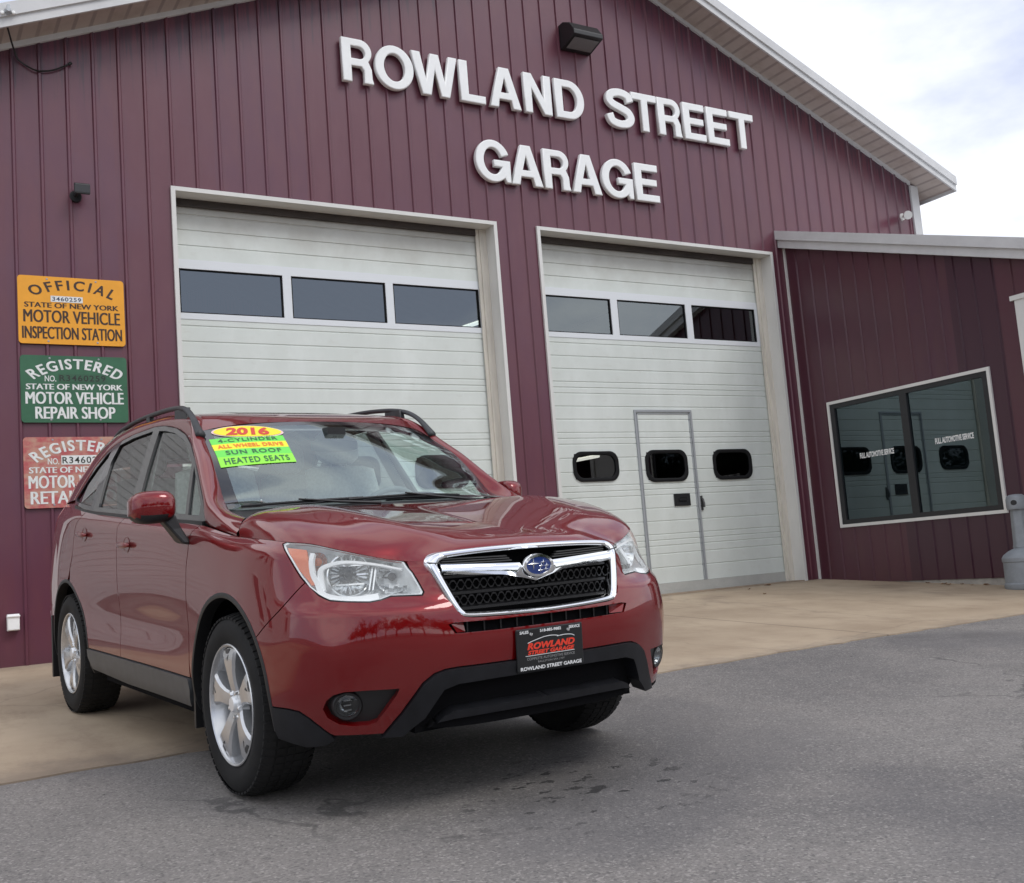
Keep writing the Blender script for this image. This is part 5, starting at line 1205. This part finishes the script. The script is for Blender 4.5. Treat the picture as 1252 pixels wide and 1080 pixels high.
ws_patch('sticker_border', ov, mat('sticker_rim', (.80, .55, .55), .5), .003, st1); ws_patch('sticker_face', ov2, mat('sticker_yellow', (.88, .74, .02), .45), .0045, st1)
ws_text(st1, '2016', [(-.845, .868), (-.535, .808), (-.515, .915), (-.825, .975)], mat('sticker_red', (.62, .05, .03), .5), .0062, .045)
st2 = sticker_root('feature_sticker', 'green and yellow striped sticker listing the features below the oval one')
TLq, TRq, BRq, BLq = [np.array(v) for v in ((-.972, .850), (-.442, .7932), (-.4707, .4485), (-.962, .4833))]
def row(f): return TLq+(BLq-TLq)*f, TRq+(BRq-TRq)*f
green, yell, lime = mat('sticker_green', (.16, .72, .09), .5), mat('sticker_yellow_strip', (.86, .78, .03), .5), mat('sticker_lime', (.30, .82, .06), .5)
ink1, ink2 = mat('sticker_dark_green_ink', (.03, .13, .05), .5), mat('sticker_orange_ink', (.80, .20, .02), .5)
for i, (f0, f1, txt, m_, ink, pad, bo) in enumerate(((0, .23, '4-CYLINDER', green, ink1, .10, .02), (.23, .46, 'ALL WHEEL DRIVE', yell, ink2, .06, .04), (.46, .70, 'SUN ROOF', green, ink1, .13, .02), (.70, 1.0, 'HEATED SEATS', lime, ink1, .07, .02))):
    a, b_ = row(f0); c, d = row(f1); ws_patch('sticker_strip', [tuple(c), tuple(d), tuple(b_), tuple(a)], m_, .003, st2)
    def at(fx, fy):
        l, r = row(f0+(f1-f0)*fy); return l+(r-l)*fx
    ws_text(st2, txt, [at(pad, .80), at(1-pad, .80), at(1-pad, .2), at(pad, .2)], ink, .0048, bo, 1.15)

# ------------------------------------------------------------------ side windows, black frames, mirrors, rails
DLO = [(-.385, 1.073)]+[q[0] for q in ABC[2:17]]+[(-2.80, 1.243), (-2.70, 1.224), (-2.455, 1.190), (-2.103, 1.166), (-1.415, 1.128), (-.9, 1.098), (-.55, 1.080)]
def side_patch(name, poly, m, s, parent, off=0., holes=(), step=.05, fl=0.):
    loops = [resample(poly, step*.7)]+[resample(h, step*.7) for h in holes]
    vv, F = tri_region(loops, step); y = Yu(vv[:, 0], vv[:, 1]); e = 1e-3
    N = np.stack([-(Yu(vv[:, 0]+e, vv[:, 1])-Yu(vv[:, 0]-e, vv[:, 1]))/(2*e), np.ones(len(vv)), -(Yu(vv[:, 0], vv[:, 1]+e)-Yu(vv[:, 0], vv[:, 1]-e))/(2*e)], 1); N /= np.linalg.norm(N, axis=1, keepdims=True)
    P = np.stack([vv[:, 0], y, vv[:, 1]], 1)+N*off; F = F[:, ::-1]
    VF, FF = [], []
    if fl:
        for li, L in enumerate(loops):
            yy = Yu(L[:, 0], L[:, 1]); b0 = len(VF); k = len(L); VF += [(x, w_+off, z) for (x, z), w_ in zip(L, yy)]+[(x, w_+off-fl, z) for (x, z), w_ in zip(L, yy)]
            FF += [(b0+i, b0+(i+1) % k, b0+k+(i+1) % k, b0+k+i) for i in range(k)]
    return smooth_mesh(name, P, F, N, VF, FF, s, [m, M['black']] if fl else m, parent)
FG = [(-.650, 1.110), (-.810, 1.343), (-.945, 1.424), (-1.080, 1.481), (-1.265, 1.531), (-1.43, 1.557), (-1.545, 1.567), (-1.455, 1.35), (-1.365, 1.144)]
RGW = [(-1.485, 1.155), (-1.585, 1.38), (-1.660, 1.577), (-2.0, 1.567), (-2.215, 1.546), (-2.250, 1.45), (-2.125, 1.192)]
QG = [(-2.310, 1.204), (-2.375, 1.43), (-2.365, 1.527), (-2.44, 1.508), (-2.575, 1.435), (-2.68, 1.355), (-2.765, 1.295), (-2.810, 1.264), (-2.79, 1.252), (-2.70, 1.240)]
G1 = [(-.472, 1.098), (-.500, 1.148), (-.615, 1.228), (-.700, 1.285), (-.765, 1.330), (-.612, 1.106)]
for s in SIDES:
    fd, df, dr = parts[s]
    side_patch('window_trim', DLO, M['window_black'] if 'window_black' in M else M['blackgloss'], s, car, .001, [FG, RGW, QG, G1], .045, .018)
    side_patch('window', FG, M['carglass'], s, df, -.010); side_patch('quarter_light', G1, M['carglass'], s, df, -.006)
    side_patch('window', RGW, M['privacy'], s, dr, -.010); side_patch('rear_quarter_window', QG, M['privacy'], s, car, -.008)
    b = MB(); L = [np.array((x, Yu(x, z), z)) for x, z in [(-.40, 1.062), (-.9, 1.088), (-1.415, 1.117), (-2.103, 1.156), (-2.455, 1.180), (-2.74, 1.213)]]
    b.loft([[(q[0], s*(q[1]+dy), q[2]+dz) for dy, dz in ((-.004, -.010), (.0055, -.010), (.0055, .010), (-.004, .012))] for q in L], True, True); b.build('belt_moulding', M['black'], car, auto=40)
    # mirror
    rings = []
    for k in range(13):
        f_ = k/12; y = .925+.185*f_; w_ = (1-abs(2*f_-1)**4)**.4 if 0 < f_ < 1 else .25
        xc, zc_ = -.470+.012*math.sin(math.pi*f_)-.03*f_, 1.146-.006*f_
        rx, rz = .075*max(.35, w_), .066*max(.5, w_)*(1+.06*math.sin(math.pi*f_))
        ring = []
        for j in range(20):
            a = 2*math.pi*j/20; cx, cz = math.cos(a), math.sin(a); cx = abs(cx)**.62*np.sign(cx); cz = abs(cz)**.62*np.sign(cz)
            ring.append((xc+rx*cx*(1 if cx > 0 else .55), s*y, zc_+rz*cz))
        rings.append(ring)
    if s > 0:      # the far mirror is folded back against the door
        ca, sa = math.cos(rad(86)), math.sin(rad(86)); rings = [[(-.55+(x+.47)*ca-(y-.925)*sa, .915+(x+.47)*sa+(y-.925)*ca, z) for x, y, z in r] for r in rings]
    b = MB(); b.loft(rings, True, True)
    b.m = [1 if np.mean([b.v[i][2] for i in f]) < 1.104 else 0 for f in b.f]
    mo = b.build('side_mirror', [M['paint'], M['black']], car, smooth=True)
    b = MB(); b.loft([[(x, s*y, z) for x, y, z in r] for r in ([(-.44, .93, 1.112), (-.50, .93, 1.112), (-.50, 1.0, 1.10), (-.44, 1.0, 1.10)], [(-.435, .905, 1.05), (-.51, .905, 1.05), (-.51, .955, 1.045), (-.435, .955, 1.045)], [(-.42, .865, .975), (-.53, .865, .98), (-.53, .905, .985), (-.42, .905, .98)])], True, True); bevel(b.build('mirror_stem', M['black'], mo), .01, 2)
    if s < 0: b = MB(); b.face([(-.517, s*.945, 1.10), (-.517, s*1.085, 1.10), (-.517, s*1.085, 1.19), (-.517, s*.945, 1.19)]); b.build('mirror_glass', M['chrome'], mo)
    # roof rail
    path = [(-.915, .645, 1.490), (-.955, .645, 1.522), (-1.03, .640, 1.580), (-1.12, .633, 1.625), (-1.23, .622, 1.653), (-1.38, .607, 1.670), (-1.65, .593, 1.683), (-2.1, .583, 1.684), (-2.4, .578, 1.669), (-2.55, .578, 1.648), (-2.68, .580, 1.600)]
    c = crom([np.array(q) for q in path], 5); rings = []
    for i, q in enumerate(c):
        f_ = i/(len(c)-1); h = .013+.008*max(0, 1-5*f_)+.006*max(0, 1-6*(1-f_)); w_ = .017+.008*max(0, 1-5*min(f_, 1-f_))
        rings.append([(q[0], s*(q[1]+w_*math.cos(a)*(1.0)), q[2]+h*math.sin(a)) for a in [2*math.pi*k/10 for k in range(10)]])
    b = MB(); b.loft(rings, True, True); rl_ = b.build('roof_rail', M['cladding_dark'] if 'cladding_dark' in M else M['cladding'], car, smooth=True)
    b = MB()
    for x0, x1, yr in ((-1.17, -1.36, .612), (-1.86, -1.94, .588), (-2.40, -2.55, .578)): zt_ = 1.655 if x0 > -1.5 else (1.682 if x0 > -2 else 1.655); b.loft([[(x0, s*(yr-.015), 1.59), (x1, s*(yr-.015), 1.59), (x1, s*(yr+.015), 1.59), (x0, s*(yr+.015), 1.59)], [(x0-.02, s*(yr-.012), zt_), (x1, s*(yr-.012), zt_), (x1, s*(yr+.012), zt_), (x0-.02, s*(yr+.012), zt_)]], True, True)
    b.build_split('rail_foot', M['cladding'], rl_)

# ------------------------------------------------------------------ grille, emblem, plate
def yz(y, z, off=0.):
    p, q = inv_yz(abs(y), z); P = surf([p], [q])[0]; return np.array([P[0]+off, y, z])
def face_x(y, z): f_ = (z-.68)/.22; return (1-f_)*(.900-.12*y*y)+f_*(.848-.28*y*y)
GO = [(0, .923), (.12, .922), (.24, .919), (.34, .914), (.395, .908), (.425, .893), (.438, .872), (.425, .83), (.405, .775), (.383, .722), (.366, .694), (.34, .681), (.25, .675), (.12, .671), (0, .669)]
GI = [(0, .901), (.12, .900), (.24, .897), (.33, .892), (.372, .887), (.394, .875), (.399, .858), (.388, .82), (.372, .775), (.352, .725), (.340, .706), (.322, .697), (.24, .692), (.12, .688), (0, .686)]
def full(L): return [(y, z) for y, z in L]+[(-y, z) for y, z in L[::-1][1:-1]]
go, gi = full(GO), full(GI)
def densify(L):
    return [tuple(v) for v in crom([np.array(q) for q in L+[L[0]]], 4)[:-1]]
go, gi = densify(go), densify(gi)
b = MB(); rings = []
for (y0, z0), (y1, z1) in zip(go, gi):
    x0, x1 = face_x(y0, z0), face_x(y1, z1); r = []
    for f_, dx in ((0, -.03), (0, .006), (.12, .014), (.5, .018), (.88, .012), (1, .004), (1, -.05)): r.append((x0+(x1-x0)*f_+dx, y0+(y1-y0)*f_, z0+(z1-z0)*f_))
    rings.append(r)
b.loft(rings+[rings[0]], False, False); grille = b.build('grille', M['chrome'], car, auto=50)
b = MB(); b.face([(face_x(y, z)-.075, y, z) for y, z in go]); b.build('grille_back', M['void'], grille)
for s in SIDES:      # thin dark joint between the hood part and the lower part of the chrome surround
    b = MB(); b.tube([(face_x(.436, .879)+.017, s*.442, .878), (face_x(.395, .872)+.019, s*.392, .872)], .0022, 6); b.build('surround_joint', M['black'], grille)
# mesh: rows of shallow hexagons
b = MB()
for zr, za, y1 in ((.790, .016, .37), (.735, .016, .345)):
    for ph in (0, 1):
        pts = []
        n = 26
        for k in range(-n*4, n*4+1):
            y = k*y1/(n*4); w_ = abs(((y/.062+ph*.5) % 1)*2-1); tri = min(1, max(0, (w_-.2)/.6))
            pts.append((face_x(y, zr)-.030, y, zr+(tri-.5)*2*za*(1 if 1 else -1)))
        b.loft([[(x, y, z-.0032), (x+.004, y, z-.0028), (x+.004, y, z+.0028), (x, y, z+.0032)] for x, y, z in pts], True, True)
for zr, y1 in ((.822, .38), (.7625, .36), (.708, .335)):
    b.loft([[(face_x(y, zr)-.050, y, zr-.009), (face_x(y, zr)-.022, y, zr-.006), (face_x(y, zr)-.022, y, zr+.003), (face_x(y, zr)-.050, y, zr+.009)] for y in np.linspace(-y1, y1, 31)], True, True)
b.build('grille_mesh', M['mesh'], grille)
b = MB(); rings = []      # chrome wing bar dipping under the emblem
for f_ in np.linspace(-1, 1, 61):
    y = .392*f_; af = abs(f_); zt_ = .850+.018*af; dip = max(0, 1-af*2.6); zb_ = .806+.026*af-.024*dip**1.3; x = face_x(y, .84)
    rings.append([(x-.02, y, zb_), (x+.002, y, zb_), (x+.013, y, zb_+.3*(zt_-zb_)), (x+.011, y, zb_+.75*(zt_-zb_)), (x+.002, y, zt_), (x-.02, y, zt_)])
b.loft(rings, True, True); b.build('grille_wing', M['chrome'], grille, auto=40)
for s in SIDES:      # ribbed strips above the wings
    b = MB()
    for j in range(3):
        za = .864+.0085*j; b.loft([[(face_x(y, .87)-.02, s*y, za+.016*(y-.1)-.003), (face_x(y, .87)-.004, s*y, za+.016*(y-.1)-.002), (face_x(y, .87)-.004, s*y, za+.016*(y-.1)+.002), (face_x(y, .87)-.02, s*y, za+.016*(y-.1)+.003)] for y in np.linspace(.095+.01*j, .378, 12)], True, True)
    b.build_split('grille_slat', M['silver_dark'], grille)
EXC, EZ = .886, .838
def ell_(a, b_, x, n=40): return [(x, a*math.cos(2*math.pi*i/n), EZ+b_*math.sin(2*math.pi*i/n)) for i in range(n)]
b = MB(); b.loft([ell_(.073, .045, EXC-.03), ell_(.073, .045, EXC-.004), ell_(.069, .042, EXC+.003), ell_(.0575, .0325, EXC+.004), ell_(.056, .031, EXC+.0005)], True, False); em = b.build('emblem', M['chrome'], grille, auto=40)
b = MB(); b.loft([ell_(.056, .031, EXC+.001), ell_(.03, .017, EXC+.003), ell_(.0004, .0002, EXC+.0035)], True, False); b.build('emblem_field', mat('emblem_blue', (.012, .035, .17), .15, coat=1), em, smooth=True)
b = MB()
def star(y, z, r, k=.17):
    n = len(b.v); pts = [(EXC+.0048, y+(r if i % 2 == 0 else r*k)*math.cos(math.pi*i/4)*1.15, z+(r if i % 2 == 0 else r*k*1.3)*math.sin(math.pi*i/4)) for i in range(8)]
    b.v += pts+[(EXC+.007, y, z)]
    for i in range(8): b.f.append((n+i, n+(i+1) % 8, n+8)); b.m.append(0)
# seen from in front the big star is on the viewer's left (the car's right, y<0)
star(-.026, EZ+.007, .023)
for y, z, r in ((.020, EZ+.012, .0105), (.010, EZ-.001, .0105), (.035, EZ-.0015, .0105), (.004, EZ-.017, .0105), (.030, EZ-.015, .0105)): star(y, z, r)
b.build('emblem_stars', M['chrome'], em)
pl = MB(); px_, pz0, pz1 = .934, .462, .616
pl.box((px_-.008, -.1525, pz0), (px_, .1525, pz1)); plate_ = pl.build('license_plate', mat('plate_black', (.012, .013, .014), .3), car); bevel(plate_, .004, 2)
pl = MB(); pl.box((.88, -.10, .50), (px_-.009, .10, .60)); pl.build('plate_bracket', M['black'], car)
def fpl(u, v, d): return (px_+.0008+d, (u-.5)*.305, pz0+v*(pz1-pz0))
def pt(txt, box, m, off=.02, shear=0., space=1.0, d=.0):
    q = MB(); text_into(q, txt, box, fpl, off, d, shear=shear, space=space); q.build('lettering', m, plate_)
wi = mat('plate_white', (.75, .76, .76), .5); rdi = mat('plate_red', (.72, .045, .02), .4); gyi = mat('plate_grey', (.28, .28, .28), .5)
pt('SALES', (.05, .885, .18, .955), wi, .03); pt('518-885-9882', (.35, .885, .67, .955), wi, .03); pt('SERVICE', (.79, .885, .96, .955), wi, .03)
pt('ROWLAND', (.15, .50, .87, .66), rdi, .05, .25); pt('STREET GARAGE', (.155, .38, .86, .48), rdi, .05, .25)
pt('COMPLETE AUTOMOTIVE SERVICE', (.14, .26, .86, .32), gyi, .0); pt('BALLSTON SPA | NY', (.30, .17, .70, .225), gyi, .0)
pt('ROWLAND STREET GARAGE', (.04, .03, .96, .115), wi, .028)
q = MB()
for pts_, w_ in (([(.16, .66), (.26, .71), (.42, .77), (.54, .775), (.64, .745)], .008), ([(.60, .74), (.72, .755), (.82, .74), (.87, .70)], .008), ([(.12, .36), (.86, .365)], .006)):
    c = crom([np.array(v) for v in pts_], 6)
    for a, b_ in zip(c[:-1], c[1:]): q.face([fpl(a[0], a[1]-w_, 0), fpl(b_[0], b_[1]-w_, 0), fpl(b_[0], b_[1]+w_, 0), fpl(a[0], a[1]+w_, 0)])
q.build('swoosh', wi, plate_)
for u in (.215, .775):
    q = MB(); q.lathe([(0, .005), (.0055, .004), (.007, 0)], lambda r, a, h: (px_+h, (u-.5)*.305+r*math.cos(a), pz0+.86*(pz1-pz0)+r*math.sin(a)), 12); q.build('plate_screw', M['chrome'], plate_, auto=40)

# ------------------------------------------------------------------ wheels
def make_wheel():
    w_ = empty('wheel', parent=car)
    # axis along +y (outward)
    R0, R1, HW = .349, .232, .112
    prof = [(R1-.004, HW-.03), (R1+.004, HW-.012), (R1+.02, HW-.004), (R1+.05, HW+.003), (R1+.085, HW-.002), (R0-.018, HW-.012), (R0-.006, HW-.022), (R0, HW-.038)]
    tb = MB(); n = 88
    full_ = prof+[(R0+.001, HW-.06), (R0+.001, -HW+.06)]+[(r, -h) for r, h in prof[::-1]]
    rings = []
    for r, h in full_: rings.append([((r)*math.cos(2*math.pi*k/n), h, r*math.sin(2*math.pi*k/n)) for k in range(n)])
    tb.loft(rings, True, False)
    ty = tb.build('tyre', M['rubber'], w_, auto=30)
    tb = MB()      # tread blocks
    for k in range(64):
        a0, a1 = 2*math.pi*k/64, 2*math.pi*(k+.66)/64
        for h0, h1, sk in ((-.106, -.062, .02), (-.054, -.020, 0), (-.012, .012, .02), (.020, .054, 0), (.062, .106, .02)):
            rr0, rr1 = R0-.004, R0+.0045; o = sk; c_ = lambda a, r, h: (r*math.cos(a), h, r*math.sin(a))
            e0 = .012 if h0 < -.1 else 0; e1 = .012 if h1 > .1 else 0
            tb.add([c_(a0, rr0-e0, h0), c_(a1, rr0-e0, h0), c_(a1, rr0-e1, h1), c_(a0, rr0-e1, h1), c_(a0, rr1-e0, h0), c_(a1, rr1-e0, h0), c_(a1, rr1-e1, h1), c_(a0, rr1-e1, h1)], [(4, 5, 6, 7), (0, 1, 5, 4), (1, 2, 6, 5), (2, 3, 7, 6), (3, 0, 4, 7)])
    tb.build('tread', M['rubber'], ty)
    rb_ = MB()     # rim barrel and flange
    prof = [(R1-.012, HW-.046), (R1-.006, HW-.014), (R1-.001, HW-.005), (R1+.004, HW-.004), (R1+.004, HW-.02), (R1-.004, HW-.03), (.205, HW-.06), (.195, -.09)]
    prof = [(R1+.003, HW-.024), (R1+.004, HW-.006), (R1, HW-.003), (R1-.006, HW-.006), (R1-.014, HW-.022), (.212, HW-.045), (.198, HW-.08), (.194, -.09)]
    rb_.lathe(prof, lambda r, a, h: (r*math.cos(a), h, r*math.sin(a)), 72)
    rim = rb_.build('rim', M['silver'], w_, auto=35)
    # five broad tapering spokes
    for k in range(5):
        sp_ = MB(); a0 = math.pi/2+2*math.pi*k/5
        def P(r, t, h):       # r along the spoke, t across
            x, z = r*math.cos(a0)-t*math.sin(a0), r*math.sin(a0)+t*math.cos(a0); return (x, h, z)
        st_ = [(.030, .034, HW-.028), (.062, .030, HW-.020), (.095, .031, HW-.014), (.13, .038, HW-.010), (.165, .052, HW-.008), (.195, .066, HW-.009), (.219, .074, HW-.016)]
        rings = []
        for r, hw, h in st_:
            rr = math.sqrt(max(r*r-hw*hw*.25, 1e-6)) if r > .1 else r
            pr = r if r < .21 else r
            c = lambda t: math.sqrt(max(1e-6, pr*pr-t*t)) if r > .2 else pr
            rings.append([P(c(hw*.98)-.0, -hw, h-.052), P(c(hw), -hw, h-.010), P(c(hw*.80), -hw*.80, h), P(c(hw*.2), -hw*.16, h+.001), P(c(hw*.2), hw*.16, h+.001), P(c(hw*.8), hw*.80, h), P(c(hw), hw, h-.010), P(c(hw), hw, h-.052)])
        sp_.loft(rings, True, True)
        s_o = sp_.build('spoke', M['silver'], w_, auto=28)
        nt_ = MB()   # dark wedge cut in the outer end of each spoke
        q = [P(.168, -.006, HW-.0065), P(.213, -.030, HW-.0105), P(.217, .018, HW-.0125), P(.19, .010, HW-.0075)]
        nt_.face(q); nt_.f = [f[::-1] for f in nt_.f]; nt_.build('spoke_notch', M['silver_dark'], s_o)
    hb = MB(); hb.lathe([(0, HW-.008), (.026, HW-.009), (.030, HW-.013), (.033, HW-.026), (.058, HW-.030), (.062, HW-.06)], lambda r, a, h: (r*math.cos(a), h, r*math.sin(a)), 36); hb.build('hub_cap', M['lampgrey'], w_, auto=35)
    for k in range(5):
        ln = MB(); a = math.pi/2+2*math.pi*(k+.5)/5; c_ = (.050*math.cos(a), .050*math.sin(a)); ln.lathe([(0, HW-.013), (.008, HW-.015), (.0105, HW-.03)], lambda r, t, h: (c_[0]+r*math.cos(t), h, c_[1]+r*math.sin(t)), 8); ln.build('lug_nut', M['chrome'], w_, auto=30)
    bd = MB(); bd.lathe([(0, .02), (.14, .02), (.145, .012), (.145, -.0)], lambda r, a, h: (r*math.cos(a), h, r*math.sin(a)), 40); bd.lathe([(.19, -.05), (.0, -.05)], lambda r, a, h: (r*math.cos(a), h, r*math.sin(a)), 40); bd.build('brake_disc', M['silver_dark'], w_, auto=35)
    return w_
def copy_tree(o, parent):
    c = o.copy(); COL.objects.link(c); c.parent = parent; c.matrix_parent_inverse = Matrix()
    for ch in list(o.children): copy_tree(ch, c)
    return c
w0 = make_wheel()
for i, (x, s, steer, rot) in enumerate(((0, -1, 0, 6), (-2.64, -1, 0, -38), (0, 1, 0, 20), (-2.64, 1, 0, 50))):
    w_ = w0 if i == 0 else copy_tree(w0, car)
    w_.matrix_local = Matrix.Translation((x, s*.772, .3495)) @ Matrix.Rotation(rad(steer), 4, 'Z') @ (Matrix.Rotation(math.pi, 4, 'Z') if s < 0 else Matrix()) @ Matrix.Rotation(rad(rot), 4, 'Y')

# ------------------------------------------------------------------ underside and cabin
b = MB(); b.box((-3.45, -.60, .26), (.50, .60, .90)); b.box((-2.14, -.80, .23), (-.50, .80, .98)); b.box((-3.4, -.78, .35), (-3.10, .78, 1.0)); b.box((.40, -.50, .285), (.78, .50, .33)); b.build_split('underbody', M['void'], car)
b = MB(); b.tube([(-.0, -.7, .34), (0, .7, .34)], .04, 8); b.tube([(-2.64, -.7, .34), (-2.64, .7, .34)], .045, 8); b.build_split('axle', M['void'], car)
b = MB()   # dashboard
pr = [(-.30, 1.085), (-.42, 1.115), (-.62, 1.130), (-.80, 1.105), (-.86, 1.02), (-.84, .90)]
b.loft([[(x, y, z) for x, z in pr] for y in (-.70, -.35, 0, .35, .70)], False, False); b.build('dashboard', M['dash'], car, smooth=True)
b = MB(); b.loft([[(x-.02, y, z+.05*max(0, 1-abs((y-.36)/.2)**3)) for x, z in [(-.60, 1.12), (-.74, 1.125), (-.84, 1.09)]] for y in np.linspace(.14, .58, 15)], False, False); b.build('instrument_hood', M['dash'], car, smooth=True)
b = MB(); ctr = np.array([-.93, .36, 1.03]); ax = np.array([-.9, 0, .42]); ax /= np.linalg.norm(ax); t1_ = np.array([0, 1, 0.]); t2_ = np.cross(ax, t1_)
b.tube([tuple(ctr+.185*(math.cos(a)*t1_+math.sin(a)*t2_)) for a in [2*math.pi*k/36 for k in range(37)]], .016, 8); b.tube([tuple(ctr-t1_*.18), tuple(ctr+t1_*.18)], .02, 8); b.tube([tuple(ctr), tuple(ctr-ax*.25)], .03, 8); b.build('steering_wheel', M['dash'], car, smooth=True)
def seat(x, y, nm='seat', w_=.25, hr=True):
    def sect(cx, z, hw, dp): return [(cx+dp*math.sin(a)*(1 if math.sin(a) > 0 else .8), y+hw*abs(math.cos(a))**.5*np.sign(math.cos(a)), z) for a in [2*math.pi*k/20 for k in range(20)]]
    b = MB(); b.loft([sect(x-.10-.16*f_, .72+.62*f_, w_*(1-.16*f_**2), .085*(1-.35*f_)+.01) for f_ in np.linspace(0, 1, 9)]+[sect(x-.27, 1.36, w_*.6, .03)], True, True)
    b.loft([[(xx, y+u*w_, z+(.04 if abs(u) > .8 else 0)) for u in (-1, -.85, -.5, .5, .85, 1)] for xx, z in ((x+.38, .68), (x+.30, .74), (x, .72), (x-.1, .72))], False, False)
    o = b.build(nm, M['seat'], car, smooth=True)
    b = MB(); b.loft([sect(x-.275-.03*f_, 1.375+.19*f_, (.135 if hr else .11)*(1-.35*(2*f_-1)**4), .05*(1-.5*(2*f_-1)**4)) for f_ in np.linspace(0, 1, 7)], True, True); b.tube([(x-.27, y-.05, 1.30), (x-.28, y-.05, 1.40)], .008, 6); b.tube([(x-.27, y+.05, 1.30), (x-.28, y+.05, 1.40)], .008, 6); b.build('head_rest', M['seat'], o, smooth=True)
for y in (-.37, .37): seat(-1.25, y, w_=.255)
for y in (-.45, 0, .45): seat(-2.15, y, 'rear_seat', .23, False)
hg = RG[:, 3:-3].copy(); hg[..., 2] -= .045; grid_mesh('headliner', hg, M['headliner'], car, flip=False)
b = MB(); b.loft([[(-.82+dx, y, 1.425+dz*(1-.3*abs(y/.12)**3)) for dx, dz in ((0, -.032), (.03, -.028), (.035, .028), (0, .032))] for y in np.linspace(-.12, .12, 9)], True, True); b.tube([(-.80, 0, 1.45), (-.78, 0, 1.50)], .012, 8); b.box((-.83, -.05, 1.475), (-.77, .05, 1.515)); b.build('rear_view_mirror', M['black'], car, auto=40)
for s in SIDES:   # door cards and inner pillars
    b = MB(); b.loft([[(x, s*.74, .60), (x, s*.76, .98), (x, s*.775, 1.07)] for x in (-.42, -1.4, -2.4, -3.0)], False, False); b.build('door_card', M['dash'], car)
    b = MB(); b.loft([[(-1.36, s*.79, 1.10), (-1.49, s*.79, 1.10)], [(-1.55, s*.625, 1.56), (-1.66, s*.625, 1.56)]], False, False); b.build('inner_pillar', M['headliner'], car)
# ------------------------------------------------------------------ neighbours that the paint and glass mirror
hs = tag(empty('clapboard_house', (-13, 4.2, 0)), 'white clapboard house standing left of the maroon garage', 'house')
wh = mat('white_clapboard', (.60, .60, .58), .6, noise=(2, .06, 5)); rf = mat('grey_shingles', (.12, .12, .125), .85, noise=(9, .25, 5))
o = MB(); hx0, hx1, hz = -7.0, 6.8, 6.6
for i in range(int(hz/.12)): z = i*.12-.3; o.face([(hx0, -.006, z), (hx1, -.006, z), (hx1, 0, z+.12), (hx0, 0, z+.12)]); o.face([(hx0, 0.0, z), (hx1, .0, z), (hx1, -.006, z), (hx0, -.006, z)])
o.face([(hx1, -.006, -.3), (hx1, 8, -.3), (hx1, 8, hz-.3), (hx1, -.006, hz-.3)]); o.face([(hx0, -.006, -.3), (hx0, 8, -.3), (hx0, 8, hz-.3), (hx0, -.006, hz-.3)])
o.build('wall', wh, hs)
o = MB(); o.loft([[(x, -.5, hz-.35), (x, 4, hz+2.6), (x, 8.5, hz-.35), (x, 8.5, hz-.2), (x, 4, hz+2.8), (x, -.5, hz-.2)] for x in (hx0-.4, hx1+.4)], True, True); o.build('roof', rf, hs)
for wx in (-5.2, -2.2, -.2):
    for wz in (.9, 3.9):
        o = MB(); o.box((wx-.5, -.07, wz-.1), (wx+.5, -.03, wz)); o.box((wx-.5, -.07, wz), (wx-.42, -.03, wz+1.5)); o.box((wx+.42, -.07, wz), (wx+.5, -.03, wz+1.5)); o.box((wx-.5, -.07, wz+1.5), (wx+.5, -.03, wz+1.6)); wn_ = o.build('window', M['trim'], hs)
        o = MB(); o.face([(wx-.42, -.04, wz), (wx+.42, -.04, wz), (wx+.42, -.04, wz+1.5), (wx-.42, -.04, wz+1.5)]); o.build('pane', M['blackgloss'], wn_)
# unseen tree row behind the camera, added and packed dense to darken reflections
bark = mat('bark', (.06, .05, .042), .9, noise=(8, .3, 5)); leaf = mat('foliage', (.045, .075, .028), .7, noise=(1.2, .35, 5))
tree_rng = random.Random(11)
def tree_meshes(h, seed):
    r = random.Random(seed); tk = MB(); tk.tube([(0, 0, -1), (.05, 0, h*.25), (.1, .05, h*.6)], [.28, .2, .08], 8)
    tips = []
    for i in range(9):
        a = r.uniform(0, 6.28); z0 = h*r.uniform(.22, .5); L = h*r.uniform(.2, .36); e = (L*math.cos(a), L*math.sin(a), z0+L*r.uniform(.5, 1.1)); tk.tube([(.05, .02, z0), (e[0]*.5, e[1]*.5, (z0+e[2])/2+.1), e], [.09, .06, .02], 5); tips.append(e)
    tips += [(.1, .05, h*.8), (0, 0, h*.62)]
    cr = MB()
    for e in tips:
        for j in range(6):
            c = Vector(e)+Vector((r.gauss(0, .9), r.gauss(0, .9), r.gauss(0, .7)))
            for k in range(34):
                q = c+Vector((r.gauss(0, .45), r.gauss(0, .45), r.gauss(0, .4))); u = Vector((r.gauss(0, 1), r.gauss(0, 1), r.gauss(0, 1))).normalized(); v = u.orthogonal().normalized(); s_ = r.uniform(.12, .24)
                cr.face([q-u*s_, q+v*s_*.6, q+u*s_, q-v*s_*.6])
    return tk, cr
protos = []
for i in range(3):
    tk, cr = tree_meshes(8.5+i*1.2, 20+i); t_ = empty('reflection_tree'); tk.build('trunk', bark, t_, smooth=True); cr.build('crown', leaf, t_); protos.append(t_)
for i in range(24):
    x = -48+4.0*i+tree_rng.uniform(-1.2, 1.2); y = -40+tree_rng.uniform(-4, 4)
    t_ = protos[i] if i < 3 else copy_tree(protos[i % 3], None)
    t_.matrix_world = Matrix.Translation((x, y, -.9)) @ Matrix.Rotation(tree_rng.uniform(0, 6.28), 4, 'Z')
    tag(t_, 'unseen leafy green tree added across the street to darken the reflections', 'tree', 'unseen trees added for reflections')
